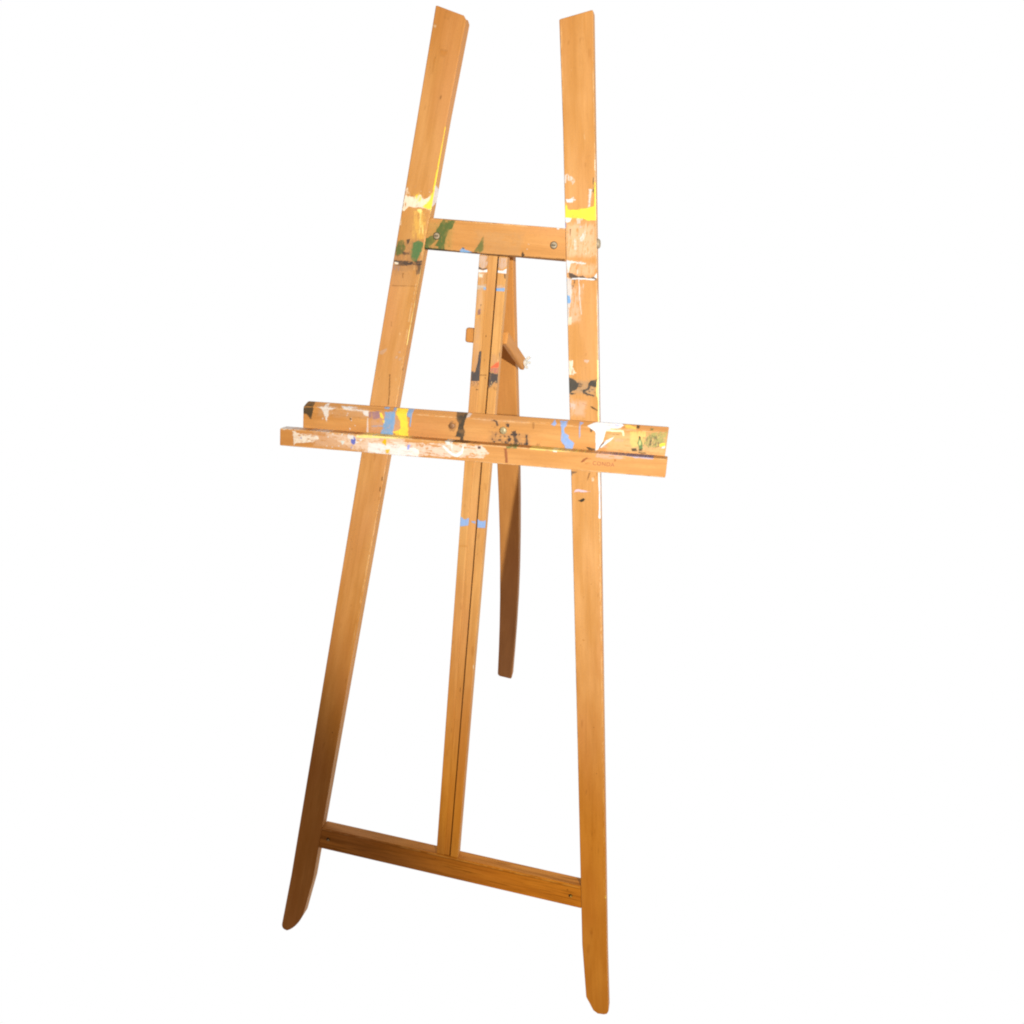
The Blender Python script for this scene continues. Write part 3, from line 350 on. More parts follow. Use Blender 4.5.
('back',(0.045,0.04,0.042),0.73,0,'v',0.4,[(43.7,1021.2),(43.5,1022.2),(44.4,1022.5),(45.6,1022.5),(45.6,1021.2),(44.5,1020.8)]),
('back',(0.045,0.04,0.042),0.63,0,'v',0.4,[(48.1,1028.0),(47.9,1030.1),(50.6,1030.0),(50.1,1027.2)]),
('back',(0.045,0.04,0.042),0.87,0,'v',0.4,[(47.3,1024.5),(47.7,1027.5),(52.2,1027.7),(51.9,1024.7),(49.9,1022.8)]),
('back',(0.045,0.04,0.042),0.76,0,'v',0.4,[(53.7,1032.7),(52.6,1031.4),(50.4,1032.1),(51.4,1034.2),(53.3,1034.4)]),
('back',(0.045,0.04,0.042),0.76,0,'v',0.4,[(45.1,1015.6),(43.5,1017.7),(44.8,1020.1),(48.0,1020.1),(47.4,1017.1)]),
('back',(0.045,0.04,0.042),0.93,0,'v',0.4,[(58.1,1034.1),(58.0,1033.3),(56.5,1033.2),(56.1,1034.2),(56.9,1035.0),(58.2,1035.5)]),
('back',(0.045,0.04,0.042),0.75,0,'v',0.4,[(52.6,1019.7),(53.7,1019.5),(53.9,1017.9),(52.5,1017.7),(51.7,1018.0),(51.2,1019.4)]),
('back',(0.045,0.04,0.042),0.62,0,'v',0.4,[(57.7,1024.0),(58.6,1025.6),(60.2,1024.9),(59.3,1023.5)]),
('back',(0.045,0.04,0.042),0.87,0,'v',0.4,[(264.8,1053.9),(264.5,1053.7),(264.2,1053.8),(264.3,1054.1),(264.5,1054.3),(264.8,1054.2)]),
('back',(0.045,0.04,0.042),0.85,0,'v',0.4,[(254.2,1051.8),(253.6,1052.2),(254.2,1052.9),(255.0,1052.2)]),
('back',(0.045,0.04,0.042),0.69,0,'v',0.4,[(253.6,1037.9),(253.3,1038.4),(253.5,1038.8),(254.0,1038.9),(254.0,1038.3)]),
('back',(0.045,0.04,0.042),0.89,0,'v',0.4,[(250.9,1057.5),(252.0,1057.7),(252.0,1056.7),(251.1,1056.4)]),
('back',(0.045,0.04,0.042),0.95,0,'v',0.4,[(248.0,1052.4),(247.2,1052.7),(246.5,1053.0),(247.0,1053.9),(247.9,1053.6),(248.5,1053.3)]),
('back',(0.045,0.04,0.042),0.64,0,'v',0.4,[(257.4,1056.8),(256.5,1056.3),(255.6,1057.1),(256.4,1057.8),(257.4,1057.6)]),
('back',(0.045,0.04,0.042),0.72,0,'v',0.4,[(264.4,1040.4),(264.0,1039.8),(263.3,1040.0),(263.3,1040.8),(263.9,1040.9)]),
('back',(0.045,0.04,0.042),0.89,0,'v',0.4,[(274.7,1042.1),(274.3,1043.0),(274.9,1043.5),(275.3,1042.7)]),
('back',(0.045,0.04,0.042),0.79,0,'v',0.4,[(259.3,1046.9),(258.6,1046.4),(258.0,1046.9),(258.4,1047.6),(259.2,1047.8)]),
('back',(0.045,0.04,0.042),0.64,0,'v',0.4,[(275.0,1041.6),(274.3,1042.2),(274.4,1043.4),(275.3,1043.2),(275.7,1042.3)]),
('back',(0.045,0.04,0.042),0.79,0,'v',0.4,[(274.8,1049.7),(275.0,1050.6),(275.8,1050.5),(275.9,1049.8)]),
('back',(0.045,0.04,0.042),0.71,0,'v',0.4,[(259.6,1056.7),(259.3,1057.4),(259.5,1058.1),(260.3,1058.0),(260.7,1057.4),(260.3,1056.9)]),
('back',(0.4,0.42,0.12),0.86,0,'v',0.4,[(261.7,1056.6),(262.2,1057.1),(262.9,1056.9),(263.0,1056.4),(262.3,1055.9)]),
('back',(0.4,0.42,0.12),0.88,0,'v',0.4,[(260.7,1057.0),(260.5,1058.6),(262.1,1058.3),(262.2,1056.8)]),
('back',(0.4,0.42,0.12),0.63,0,'v',0.4,[(276.6,1059.0),(277.5,1058.8),(277.6,1058.4),(277.6,1057.5),(276.8,1057.6),(276.4,1058.2)]),
('back',(0.4,0.42,0.12),0.92,0,'v',0.4,[(274.9,1059.2),(275.0,1059.6),(275.7,1060.0),(276.1,1059.4),(275.8,1058.9),(275.1,1058.9)]),
('back',(0.4,0.42,0.12),0.72,0,'v',0.4,[(267.4,1057.2),(268.6,1057.7),(269.1,1056.7),(268.8,1055.9),(268.0,1055.8)]),
('back',(0.4,0.42,0.12),0.67,0,'v',0.4,[(260.5,1048.9),(260.1,1049.5),(260.5,1050.4),(261.2,1049.9),(261.6,1049.3),(261.1,1048.7)]),
('back',(0.4,0.42,0.12),0.66,0,'v',0.4,[(271.5,1056.7),(270.9,1056.6),(270.9,1057.2),(271.2,1057.5),(271.7,1057.1)]),
('back',(0.4,0.42,0.12),0.8,0,'v',0.4,[(261.7,1055.2),(261.8,1055.8),(262.5,1056.0),(262.6,1055.1),(262.1,1054.9)]),
('right',(0.045,0.04,0.042),0.65,0,'v',0.4,[(160.3,1116.8),(159.9,1118.1),(160.8,1118.2),(161.2,1117.3)]),
('right',(0.045,0.04,0.042),0.91,0,'v',0.4,[(159.2,1112.5),(159.9,1111.4),(159.1,1110.8),(158.1,1110.4),(157.8,1111.4),(158.2,1112.0)]),
('right',(0.045,0.04,0.042),0.92,0,'v',0.4,[(160.7,1113.5),(160.3,1113.4),(160.0,1113.8),(160.1,1114.3),(160.6,1114.2),(160.9,1114.0)]),
('right',(0.045,0.04,0.042),0.62,0,'v',0.4,[(155.3,1120.4),(154.9,1121.0),(155.8,1121.4),(156.3,1121.0),(156.1,1120.4)]),
('right',(0.045,0.04,0.042),0.86,0,'v',0.4,[(156.9,1114.7),(157.4,1114.5),(157.1,1114.1),(156.6,1114.0),(156.5,1114.4)]),
('right',(0.045,0.04,0.042),0.78,0,'v',0.4,[(158.8,1119.2),(159.7,1119.0),(159.6,1118.3),(158.9,1118.3),(158.6,1118.6)]),
('right',(0.045,0.04,0.042),0.73,0,'v',0.4,[(147.4,1110.0),(148.2,1110.1),(148.3,1109.1),(148.2,1108.2),(147.2,1108.3),(147.0,1109.2)]),
('right',(0.045,0.04,0.042),0.84,0,'v',0.4,[(160.0,1113.0),(159.8,1112.8),(159.4,1112.9),(159.3,1113.2),(159.7,1113.6),(159.9,1113.4)]),
('post',(0.045,0.04,0.042),0.88,0,'v',0.4,[(-14.9,1102.6),(-15.7,1102.2),(-16.2,1103.0),(-15.8,1103.8),(-15.0,1103.4)]),
('post',(0.045,0.04,0.042),0.69,0,'v',0.4,[(-15.8,1102.7),(-15.3,1102.8),(-14.8,1102.5),(-14.9,1101.7),(-15.6,1101.5),(-16.0,1102.1)]),
('post',(0.045,0.04,0.042),0.92,0,'v',0.4,[(-11.7,1096.6),(-12.2,1096.5),(-12.9,1096.6),(-12.7,1097.2),(-12.2,1097.4),(-11.7,1097.1)]),
('post',(0.045,0.04,0.042),0.78,0,'v',0.4,[(-8.4,1100.4),(-8.9,1100.1),(-9.3,1100.5),(-8.6,1100.9)]),
('post',(0.045,0.04,0.042),0.67,0,'v',0.4,[(-16.1,1098.8),(-16.1,1097.6),(-17.2,1097.9),(-16.9,1099.0)]),
('post',(0.045,0.04,0.042),0.63,0,'v',0.4,[(-14.1,1095.3),(-14.0,1095.5),(-13.6,1095.7),(-13.4,1095.4),(-13.5,1095.1),(-13.8,1095.1)]),
('post',(0.045,0.04,0.042),0.81,0,'v',0.4,[(-19.8,1101.3),(-19.0,1100.8),(-19.1,1100.0),(-20.1,1100.1)]),
('post',(0.045,0.04,0.042),0.61,0,'v',0.4,[(-15.5,1099.1),(-15.4,1100.1),(-14.6,1100.2),(-14.2,1099.6),(-14.6,1098.9)]),
('post',(0.045,0.04,0.042),0.8,0,'v',0.4,[(-12.5,1102.5),(-11.8,1103.5),(-11.0,1103.1),(-10.6,1102.3),(-11.7,1102.1)]),
('post',(0.75,0.5,0.25),0.93,0,'v',0.4,[(17.5,1107.2),(18.4,1107.5),(18.6,1106.7),(17.7,1106.2)]),
('post',(0.75,0.5,0.25),0.72,0,'v',0.4,[(10.7,1105.9),(12.0,1106.5),(12.6,1105.4),(11.3,1104.4)]),
('post',(0.75,0.5,0.25),0.67,0,'v',0.4,[(12.4,1103.1),(13.0,1102.6),(12.1,1102.2),(11.7,1102.8)]),
('post',(0.75,0.5,0.25),0.92,0,'v',0.4,[(18.2,1107.8),(18.2,1107.1),(17.1,1106.9),(17.2,1107.9)]),
('post',(0.75,0.5,0.25),0.87,0,'v',0.4,[(9.9,1099.9),(10.0,1101.2),(11.6,1101.3),(11.1,1100.1)]),
('post',(0.75,0.5,0.25),0.62,0,'v',0.4,[(11.3,1104.3),(12.0,1104.6),(12.6,1104.3),(12.2,1103.8),(11.5,1103.7)]),
('left',(0.045,0.04,0.042),0.73,0,'v',0.4,[(-127.9,1283.2),(-128.2,1283.8),(-127.5,1284.2),(-126.9,1283.8),(-127.2,1282.9)]),
('left',(0.045,0.04,0.042),0.73,0,'v',0.4,[(-146.3,1273.5),(-146.7,1273.9),(-146.4,1274.7),(-145.8,1274.4),(-145.6,1273.7)]),
('left',(0.045,0.04,0.042),0.63,0,'v',0.4,[(-138.1,1286.5),(-137.4,1287.2),(-136.9,1287.1),(-136.8,1286.5),(-136.9,1286.2),(-137.6,1285.9)]),
('left',(0.045,0.04,0.042),0.6,0,'v',0.4,[(-144.1,1277.1),(-142.9,1277.0),(-142.8,1276.2),(-143.8,1275.6),(-144.6,1276.1)]),
('left',(0.045,0.04,0.042),0.87,0,'v',0.4,[(-144.7,1275.6),(-145.9,1275.1),(-147.1,1275.6),(-146.2,1276.6),(-144.8,1276.5)]),
('left',(0.045,0.04,0.042),0.94,0,'v',0.4,[(-140.4,1283.6),(-140.3,1284.1),(-139.9,1284.4),(-139.3,1284.0),(-139.8,1283.4)]),
('left',(0.045,0.04,0.042),0.86,0,'v',0.4,[(-133.9,1279.3),(-133.3,1278.7),(-133.2,1277.8),(-134.1,1278.0),(-134.6,1278.5)]),
('left',(0.045,0.04,0.042),0.68,0,'v',0.4,[(-125.1,1275.4),(-124.0,1275.6),(-123.7,1274.9),(-124.7,1274.6)]),
('left',(0.045,0.04,0.042),0.8,0,'v',0.4,[(-134.4,1274.9),(-133.1,1275.0),(-133.1,1273.9),(-134.1,1273.6)]),
('left',(0.78,0.7,0.6),0.73,0,'v',0.4,[(-123.7,1373.9),(-124.1,1373.9),(-124.0,1374.3),(-123.7,1374.2)]),
('left',(0.78,0.7,0.6),0.65,0,'v',0.4,[(-116.1,1367.4),(-115.6,1368.0),(-114.9,1367.5),(-115.1,1366.8),(-116.0,1366.9)]),
('left',(0.78,0.7,0.6),0.62,0,'v',0.4,[(-125.7,1372.1),(-125.6,1372.6),(-125.0,1372.8),(-124.9,1372.2)]),
('left',(0.78,0.7,0.6),0.72,0,'v',0.4,[(-104.0,1371.2),(-103.5,1371.0),(-103.6,1370.5),(-104.1,1370.6)]),
('left',(0.78,0.7,0.6),0.94,0,'v',0.4,[(-135.5,1365.1),(-135.2,1364.8),(-135.5,1364.4),(-136.0,1364.5),(-136.2,1364.7),(-136.0,1365.1)]),
('left',(0.78,0.7,0.6),0.89,0,'v',0.4,[(-131.8,1361.4),(-132.5,1361.8),(-132.1,1362.4),(-131.6,1362.7),(-131.3,1361.9)]),
('left',(0.78,0.7,0.6),0.67,0,'v',0.4,[(-107.8,1365.9),(-107.2,1366.0),(-106.9,1365.5),(-107.3,1365.0),(-107.7,1365.4)]),
('left',(0.78,0.7,0.6),0.89,0,'v',0.4,[(-101.6,1367.4),(-101.9,1366.4),(-103.0,1366.5),(-102.8,1367.3)]),
('left',(0.9,0.64,0.06),0.9,0,'v',0.4,[(-102.2,1354.2),(-103.1,1354.3),(-103.0,1355.2),(-102.2,1355.0)]),
('left',(0.9,0.64,0.06),0.91,0,'v',0.4,[(-116.4,1351.9),(-117.0,1352.3),(-116.2,1352.9),(-115.7,1352.5),(-115.5,1351.8)]),
('left',(0.9,0.64,0.06),0.9,0,'v',0.4,[(-117.5,1354.3),(-117.0,1353.7),(-117.6,1353.0),(-118.3,1353.3),(-118.8,1353.9),(-118.2,1354.6)]),
('left',(0.9,0.64,0.06),0.64,0,'v',0.4,[(-126.2,1362.3),(-125.6,1362.2),(-125.7,1361.7),(-126.4,1361.5),(-126.5,1362.1)]),
('left',(0.9,0.64,0.06),0.62,0,'v',0.4,[(-110.7,1362.9),(-110.4,1362.4),(-111.0,1362.1),(-111.6,1362.4),(-111.3,1362.9)]),
('left',(0.9,0.64,0.06),0.8,0,'v',0.4,[(-105.8,1353.8),(-104.9,1353.9),(-104.5,1353.2),(-105.4,1352.5),(-106.3,1353.1)]),
('left',(0.9,0.64,0.06),0.9,0,'v',0.4,[(-121.7,1351.5),(-120.9,1352.5),(-119.8,1352.2),(-120.4,1351.4)]),
('left',(0.9,0.64,0.06),0.89,0,'v',0.4,[(-124.5,1357.8),(-123.8,1357.3),(-124.2,1356.8),(-125.2,1356.7),(-125.0,1357.5)]),
('ledge',(0.68,0.69,0.74),0.82,0,'v',0.4,[(-214.6,1004.2),(-213.7,1004.4),(-213.5,1003.9),(-214.2,1003.2),(-214.8,1003.7)]),
('ledge',(0.68,0.69,0.74),0.69,0,'v',0.4,[(-233.8,982.1),(-235.3,981.5),(-235.6,983.0),(-234.7,984.1),(-233.5,983.3)]),
('ledge',(0.68,0.69,0.74),0.82,0,'v',0.4,[(-182.7,1005.3),(-182.3,1004.1),(-184.1,1003.2),(-184.9,1004.4),(-183.9,1005.6)]),
('ledge',(0.68,0.69,0.74),0.94,0,'v',0.4,[(-180.6,999.7),(-179.3,1001.3),(-177.5,1001.1),(-176.5,999.4),(-178.0,997.7),(-179.7,998.1)]),
('ledge',(0.68,0.69,0.74),0.64,0,'v',0.4,[(-231.5,996.1),(-233.8,996.1),(-234.6,997.8),(-232.5,999.5),(-231.3,998.1)]),
('ledge',(0.68,0.69,0.74),0.9,0,'v',0.4,[(-224.9,1004.0),(-223.7,1003.8),(-223.8,1002.8),(-225.1,1001.8),(-226.2,1002.6),(-225.7,1003.9)]),
('ledge',(0.68,0.69,0.74),0.71,0,'v',0.4,[(-165.9,989.4),(-163.6,990.3),(-161.9,988.8),(-163.3,986.2),(-165.1,987.4)]),
('ledge',(0.68,0.69,0.74),0.74,0,'v',0.4,[(-160.1,1010.1),(-159.2,1012.5),(-157.1,1011.2),(-158.3,1009.1)]),
('ledge',(0.68,0.69,0.74),0.71,0,'v',0.4,[(-198.7,1004.5),(-200.1,1005.6),(-199.0,1007.1),(-197.2,1006.2)]),
('ledge',(0.68,0.69,0.74),0.72,0,'v',0.4,[(-226.1,981.2),(-226.7,982.7),(-225.6,983.4),(-224.1,982.9),(-224.8,981.5)]),
('ledge',(0.68,0.69,0.74),0.8,0,'v',0.4,[(-196.4,995.7),(-196.2,994.6),(-197.3,994.0),(-197.5,995.1)]),
('ledge',(0.68,0.69,0.74),0.9,0,'v',0.4,[(-158.0,1008.4),(-159.8,1007.0),(-160.0,1009.0),(-158.5,1009.7)]),
('ledge',(0.68,0.69,0.74),0.85,0,'v',0.4,[(-214.3,986.9),(-213.3,984.9),(-215.4,984.2),(-215.8,986.0)]),
('ledge',(0.68,0.69,0.74),0.83,0,'v',0.4,[(-209.4,1002.6),(-210.9,1002.5),(-211.4,1003.4),(-210.7,1005.0),(-208.9,1005.6),(-208.4,1003.6)]),
('back',(0.68,0.69,0.74),0.63,0,'v',0.4,[(-209.8,1034.6),(-209.3,1033.2),(-210.6,1032.6),(-211.4,1033.1),(-211.2,1034.6)]),
('back',(0.68,0.69,0.74),0.75,0,'v',0.4,[(-237.1,1034.7),(-238.4,1034.8),(-238.4,1035.5),(-237.4,1035.8)]),
('back',(0.68,0.69,0.74),0.83,0,'v',0.4,[(-178.8,1039.2),(-179.2,1039.7),(-179.1,1040.1),(-178.8,1040.6),(-178.3,1040.2),(-178.1,1039.6)]),
('back',(0.68,0.69,0.74),0.61,0,'v',0.4,[(-196.8,1041.1),(-196.4,1041.8),(-195.5,1041.7),(-195.4,1040.9),(-196.2,1040.5)]),
('back',(0.68,0.69,0.74),0.79,0,'v',0.4,[(-203.1,1041.4),(-203.5,1041.9),(-203.2,1042.6),(-202.8,1042.0)]),
('back',(0.68,0.69,0.74),0.92,0,'v',0.4,[(-237.5,1030.4),(-237.1,1031.2),(-236.5,1031.5),(-235.9,1031.0),(-236.5,1030.3)]),
('back',(0.68,0.69,0.74),0.85,0,'v',0.4,[(-205.1,1026.5),(-205.3,1027.4),(-204.6,1027.9),(-203.9,1027.5),(-203.9,1026.8)]),
('back',(0.68,0.69,0.74),0.81,0,'v',0.4,[(-197.0,1040.5),(-196.2,1042.5),(-194.3,1041.1),(-195.8,1039.7)]),
('back',(0.68,0.69,0.74),0.67,0,'v',0.4,[(-253.4,1020.7),(-252.8,1022.1),(-251.4,1021.6),(-251.0,1020.2),(-252.2,1019.0),(-253.7,1019.5)]),
('back',(0.68,0.69,0.74),0.92,0,'v',0.4,[(-211.4,1030.1),(-212.4,1029.6),(-213.0,1030.5),(-212.3,1031.6),(-211.4,1031.0)]),
('right',(0.68,0.69,0.74),0.86,0,'v',0.4,[(131.1,1314.4),(131.0,1314.9),(131.2,1315.3),(131.6,1315.1),(131.6,1314.7)]),
('right',(0.68,0.69,0.74),0.86,0,'v',0.4,[(136.2,1302.2),(135.9,1302.5),(136.1,1302.9),(136.6,1302.9),(136.6,1302.4)]),
('right',(0.68,0.69,0.74),0.87,0,'v',0.4,[(140.5,1297.2),(140.1,1297.5),(140.1,1297.9),(140.4,1298.1),(140.6,1297.9),(140.7,1297.5)]),
('right',(0.68,0.69,0.74),0.83,0,'v',0.4,[(133.5,1300.7),(133.4,1300.2),(132.9,1300.0),(132.6,1300.5),(132.9,1301.0)]),
('right',(0.68,0.69,0.74),0.78,0,'v',0.4,[(125.4,1325.9),(125.2,1326.8),(125.4,1327.7),(126.2,1327.6),(126.8,1326.9),(126.3,1326.2)]),
('right',(0.68,0.69,0.74),0.89,0,'v',0.4,[(125.5,1324.7),(126.1,1325.2),(126.5,1324.7),(126.3,1324.1),(125.7,1324.2)]),
('right',(0.68,0.69,0.74),0.78,0,'v',0.4,[(132.0,1306.9),(132.3,1306.7),(132.1,1306.5),(131.7,1306.6)]),
('right',(0.68,0.69,0.74),0.92,0,'v',0.4,[(120.8,1324.0),(121.4,1324.1),(121.5,1323.5),(121.2,1323.2),(120.9,1323.1),(120.4,1323.6)]),
('top',(0.07,0.12,0.04),0.71,0,'v',0.4,[(-100.0,1314.1),(-100.9,1314.6),(-100.1,1315.3),(-99.2,1314.7)]),
('top',(0.07,0.12,0.04),0.75,0,'v',0.4,[(-89.0,1299.8),(-89.6,1298.9),(-90.4,1299.5),(-90.4,1300.3),(-89.5,1300.3)]),
('top',(0.07,0.12,0.04),0.7,0,'v',0.4,[(-78.9,1299.6),(-78.3,1298.8),(-78.7,1298.0),(-79.3,1297.6),(-80.1,1298.3),(-79.6,1299.2)]),
('top',(0.07,0.12,0.04),0.88,0,'v',0.4,[(-68.7,1294.6),(-68.6,1295.5),(-68.0,1296.1),(-67.3,1295.5),(-67.2,1294.9),(-67.7,1294.3)]),
('top',(0.07,0.12,0.04),0.81,0,'v',0.4,[(-74.0,1326.4),(-75.0,1325.8),(-75.1,1326.8),(-74.5,1327.2)]),
('top',(0.07,0.12,0.04),0.82,0,'v',0.4,[(-63.5,1327.3),(-63.9,1327.0),(-64.3,1327.3),(-64.2,1328.1),(-63.5,1327.9)]),
('top',(0.07,0.12,0.04),0.62,0,'v',0.4,[(-63.8,1319.8),(-62.7,1319.5),(-62.8,1318.8),(-63.5,1318.4),(-64.4,1318.8)]),
('top',(0.07,0.12,0.04),0.64,0,'v',0.4,[(-70.0,1303.4),(-69.4,1303.8),(-68.8,1303.4),(-69.0,1302.9),(-69.4,1302.7),(-69.7,1302.9)]),
('top',(0.07,0.12,0.04),0.94,0,'v',0.4,[(-90.6,1324.4),(-90.5,1323.7),(-91.6,1323.6),(-92.4,1324.2),(-91.3,1324.7)]),
('left',(0.22,0.085,0.02),0.42,0.1,'v',0.4,[(-227.1,339.4),(-227.5,340.8),(-226.7,343.4),(-225.8,344.1),(-224.9,343.5),(-225.9,340.6)]),
('left',(0.22,0.085,0.02),0.38,0.1,'v',0.4,[(-237.6,505.4),(-238.4,506.7),(-237.8,509.4),(-236.8,510.5),(-236.3,509.7),(-236.5,506.7)]),
('left',(0.22,0.085,0.02),0.43,0.1,'v',0.4,[(-204.3,564.6),(-204.8,565.9),(-204.1,568.3),(-203.2,569.4),(-202.7,568.0),(-203.3,565.9)]),
('left',(0.22,0.085,0.02),0.36,0.1,'v',0.4,[(-201.3,805.2),(-202.4,805.9),(-202.4,808.2),(-201.4,809.6),(-200.4,808.4),(-200.6,806.5)]),
('left',(0.22,0.085,0.02),0.46,0.1,'v',0.4,[(-127.5,1310.1),(-128.0,1310.8),(-127.9,1312.2),(-127.1,1312.8),(-126.6,1311.9),(-126.9,1310.8)]),
('left',(0.22,0.085,0.02),0.32,0.1,'v',0.4,[(-82.6,1503.8),(-83.1,1504.8),(-82.6,1505.7),(-81.8,1505.9),(-81.1,1505.5),(-81.4,1504.1)]),
('left',(0.22,0.085,0.02),0.48,0.1,'v',0.4,[(-222.5,406.4),(-223.4,407.3),(-223.1,409.1),(-222.3,409.7),(-221.3,409.3),(-221.4,407.3)]),
('left',(0.22,0.085,0.02),0.32,0.1,'v',0.4,[(-144.9,1043.3),(-145.6,1043.8),(-145.4,1045.3),(-144.7,1046.1),(-143.9,1045.4),(-143.9,1044.1)]),
('left',(0.22,0.085,0.02),0.43,0.1,'v',0.4,[(-246.8,188.1),(-247.5,188.8),(-247.4,190.3),(-246.6,191.1),(-245.9,190.6),(-246.0,189.3)]),
('left',(0.22,0.085,0.02),0.42,0.1,'v',0.4,[(-231.1,495.1),(-231.5,496.5),(-231.5,498.3),(-230.4,499.5),(-229.7,498.6),(-230.2,496.5)]),
('left',(0.22,0.085,0.02),0.34,0.1,'v',0.4,[(-114.4,1317.0),(-114.8,1317.4),(-114.7,1319.0),(-114.2,1319.8),(-113.8,1318.8),(-113.7,1317.6)]),
('left',(0.22,0.085,0.02),0.43,0.1,'v',0.4,[(-78.9,1487.7),(-79.4,1489.2),(-78.9,1491.1),(-78.2,1491.7),(-77.7,1490.6),(-78.2,1488.8)]),
('left',(0.22,0.085,0.02),0.31,0.1,'v',0.4,[(-203.8,821.8),(-204.3,822.8),(-203.6,824.8),(-202.9,825.4),(-202.5,824.6),(-202.9,822.9)]),
('left',(0.22,0.085,0.02),0.5,0.1,'v',0.4,[(-127.3,1249.5),(-127.6,1250.7),(-127.5,1252.1),(-126.7,1253.0),(-126.4,1252.3),(-126.5,1250.6)]),
('left',(0.22,0.085,0.02),0.46,0.1,'v',0.4,[(-174.5,1050.8),(-174.7,1051.4),(-174.5,1053.0),(-173.7,1053.8),(-173.5,1052.7),(-173.8,1051.5)]),
('left',(0.22,0.085,0.02),0.47,0.1,'v',0.4,[(-167.8,1089.7),(-168.1,1090.8),(-168.0,1092.4),(-167.4,1093.7),(-166.9,1092.4),(-167.0,1090.7)]),
('left',(0.3,0.12,0.03),0.26,0.1,'v',0.4,[(-243.2,419.8),(-243.8,426.0),(-243.2,435.1),(-241.0,438.2),(-239.5,434.5),(-240.8,426.6)]),
('left',(0.3,0.12,0.03),0.31,0.1,'v',0.4,[(-187.4,961.3),(-188.2,963.4),(-187.9,967.7),(-186.6,970.6),(-186.0,967.0),(-186.1,963.2)]),
('left',(0.3,0.12,0.03),0.3,0.1,'v',0.4,[(-199.6,705.3),(-200.6,706.5),(-199.5,709.4),(-198.2,710.1),(-197.4,709.4),(-197.9,706.3)]),
('left',(0.3,0.12,0.03),0.24,0.1,'v',0.4,[(-85.7,1422.8),(-87.1,1425.9),(-85.4,1430.1),(-83.9,1430.7),(-82.3,1428.8),(-83.4,1425.4)]),
('left',(0.3,0.12,0.03),0.32,0.1,'v',0.4,[(-169.3,957.6),(-170.4,962.3),(-170.3,970.4),(-167.7,973.8),(-165.9,969.9),(-167.0,963.2)]),
('left',(0.3,0.12,0.03),0.29,0.1,'v',0.4,[(-115.2,1477.1),(-116.8,1478.1),(-115.8,1481.0),(-114.7,1481.8),(-113.2,1480.3),(-113.5,1478.2)]),
('left',(0.3,0.12,0.03),0.22,0.1,'v',0.4,[(-130.7,1269.2),(-132.4,1270.4),(-132.1,1272.8),(-130.7,1273.3),(-129.5,1272.5),(-128.9,1270.2)]),
('left',(0.3,0.12,0.03),0.29,0.1,'v',0.4,[(-158.2,896.8),(-159.6,897.4),(-159.3,901.5),(-157.7,903.7),(-156.2,901.6),(-156.4,898.2)]),
('left',(0.3,0.12,0.03),0.27,0.1,'v',0.4,[(-108.3,1522.3),(-108.8,1524.4),(-108.0,1529.2),(-106.1,1531.2),(-105.6,1529.1),(-106.5,1524.3)]),
('left',(0.3,0.12,0.03),0.18,0.1,'v',0.4,[(-217.3,663.0),(-218.7,665.3),(-218.3,668.9),(-216.4,670.6),(-214.9,669.5),(-215.1,665.7)]),
('left',(0.74,0.5,0.27),0.39,0.1,'v',0.4,[(-136.8,1160.2),(-137.8,1161.6),(-137.6,1163.7),(-136.6,1164.2),(-135.8,1163.4),(-135.7,1161.4)]),
('left',(0.74,0.5,0.27),0.3,0.1,'v',0.4,[(-119.3,1256.6),(-120.4,1257.7),(-120.2,1263.2),(-119.2,1264.7),(-118.4,1262.8),(-118.2,1258.7)]),
('left',(0.74,0.5,0.27),0.4,0.1,'v',0.4,[(-80.0,1514.2),(-80.6,1514.8),(-79.9,1516.5),(-79.1,1517.1),(-78.9,1516.1),(-79.0,1514.7)]),
('left',(0.74,0.5,0.27),0.32,0.1,'v',0.4,[(-116.4,1298.8),(-116.7,1299.9),(-116.1,1301.4),(-115.5,1301.9),(-115.3,1301.2),(-115.7,1299.7)]),
('left',(0.74,0.5,0.27),0.36,0.1,'v',0.4,[(-238.7,526.5),(-239.0,529.0),(-237.9,533.2),(-236.3,534.6),(-236.1,532.8),(-236.9,529.2)]),
('left',(0.74,0.5,0.27),0.25,0.1,'v',0.4,[(-254.5,447.6),(-255.7,451.1),(-254.9,455.9),(-253.6,458.8),(-252.7,456.2),(-253.2,450.7)]),
('left',(0.74,0.5,0.27),0.31,0.1,'v',0.4,[(-139.8,1089.1),(-140.5,1091.6),(-140.8,1095.1),(-139.7,1096.0),(-138.7,1094.8),(-138.7,1091.5)]),
('right',(0.22,0.085,0.02),0.5,0.1,'v',0.4,[(146.5,1112.0),(145.8,1112.4),(145.7,1113.8),(146.6,1114.7),(147.3,1114.1),(147.4,1112.3)]),
('right',(0.22,0.085,0.02),0.36,0.1,'v',0.4,[(251.6,333.2),(250.4,334.3),(250.2,336.7),(250.8,339.3),(251.8,337.8),(252.5,334.9)]),
('right',(0.22,0.085,0.02),0.37,0.1,'v',0.4,[(248.5,365.2),(247.6,366.6),(247.3,368.3),(248.0,369.4),(248.7,368.9),(249.1,366.5)]),
('right',(0.22,0.085,0.02),0.47,0.1,'v',0.4,[(170.6,1052.7),(170.0,1053.2),(169.9,1055.0),(170.4,1055.5),(170.9,1055.1),(171.2,1053.6)]),
('right',(0.22,0.085,0.02),0.39,0.1,'v',0.4,[(191.4,705.9),(190.9,706.4),(190.6,707.4),(191.3,708.1),(192.1,707.6),(191.9,706.5)]),
('right',(0.22,0.085,0.02),0.32,0.1,'v',0.4,[(187.9,736.5),(187.4,736.8),(187.1,737.9),(187.7,738.5),(188.6,738.2),(188.5,737.1)]),
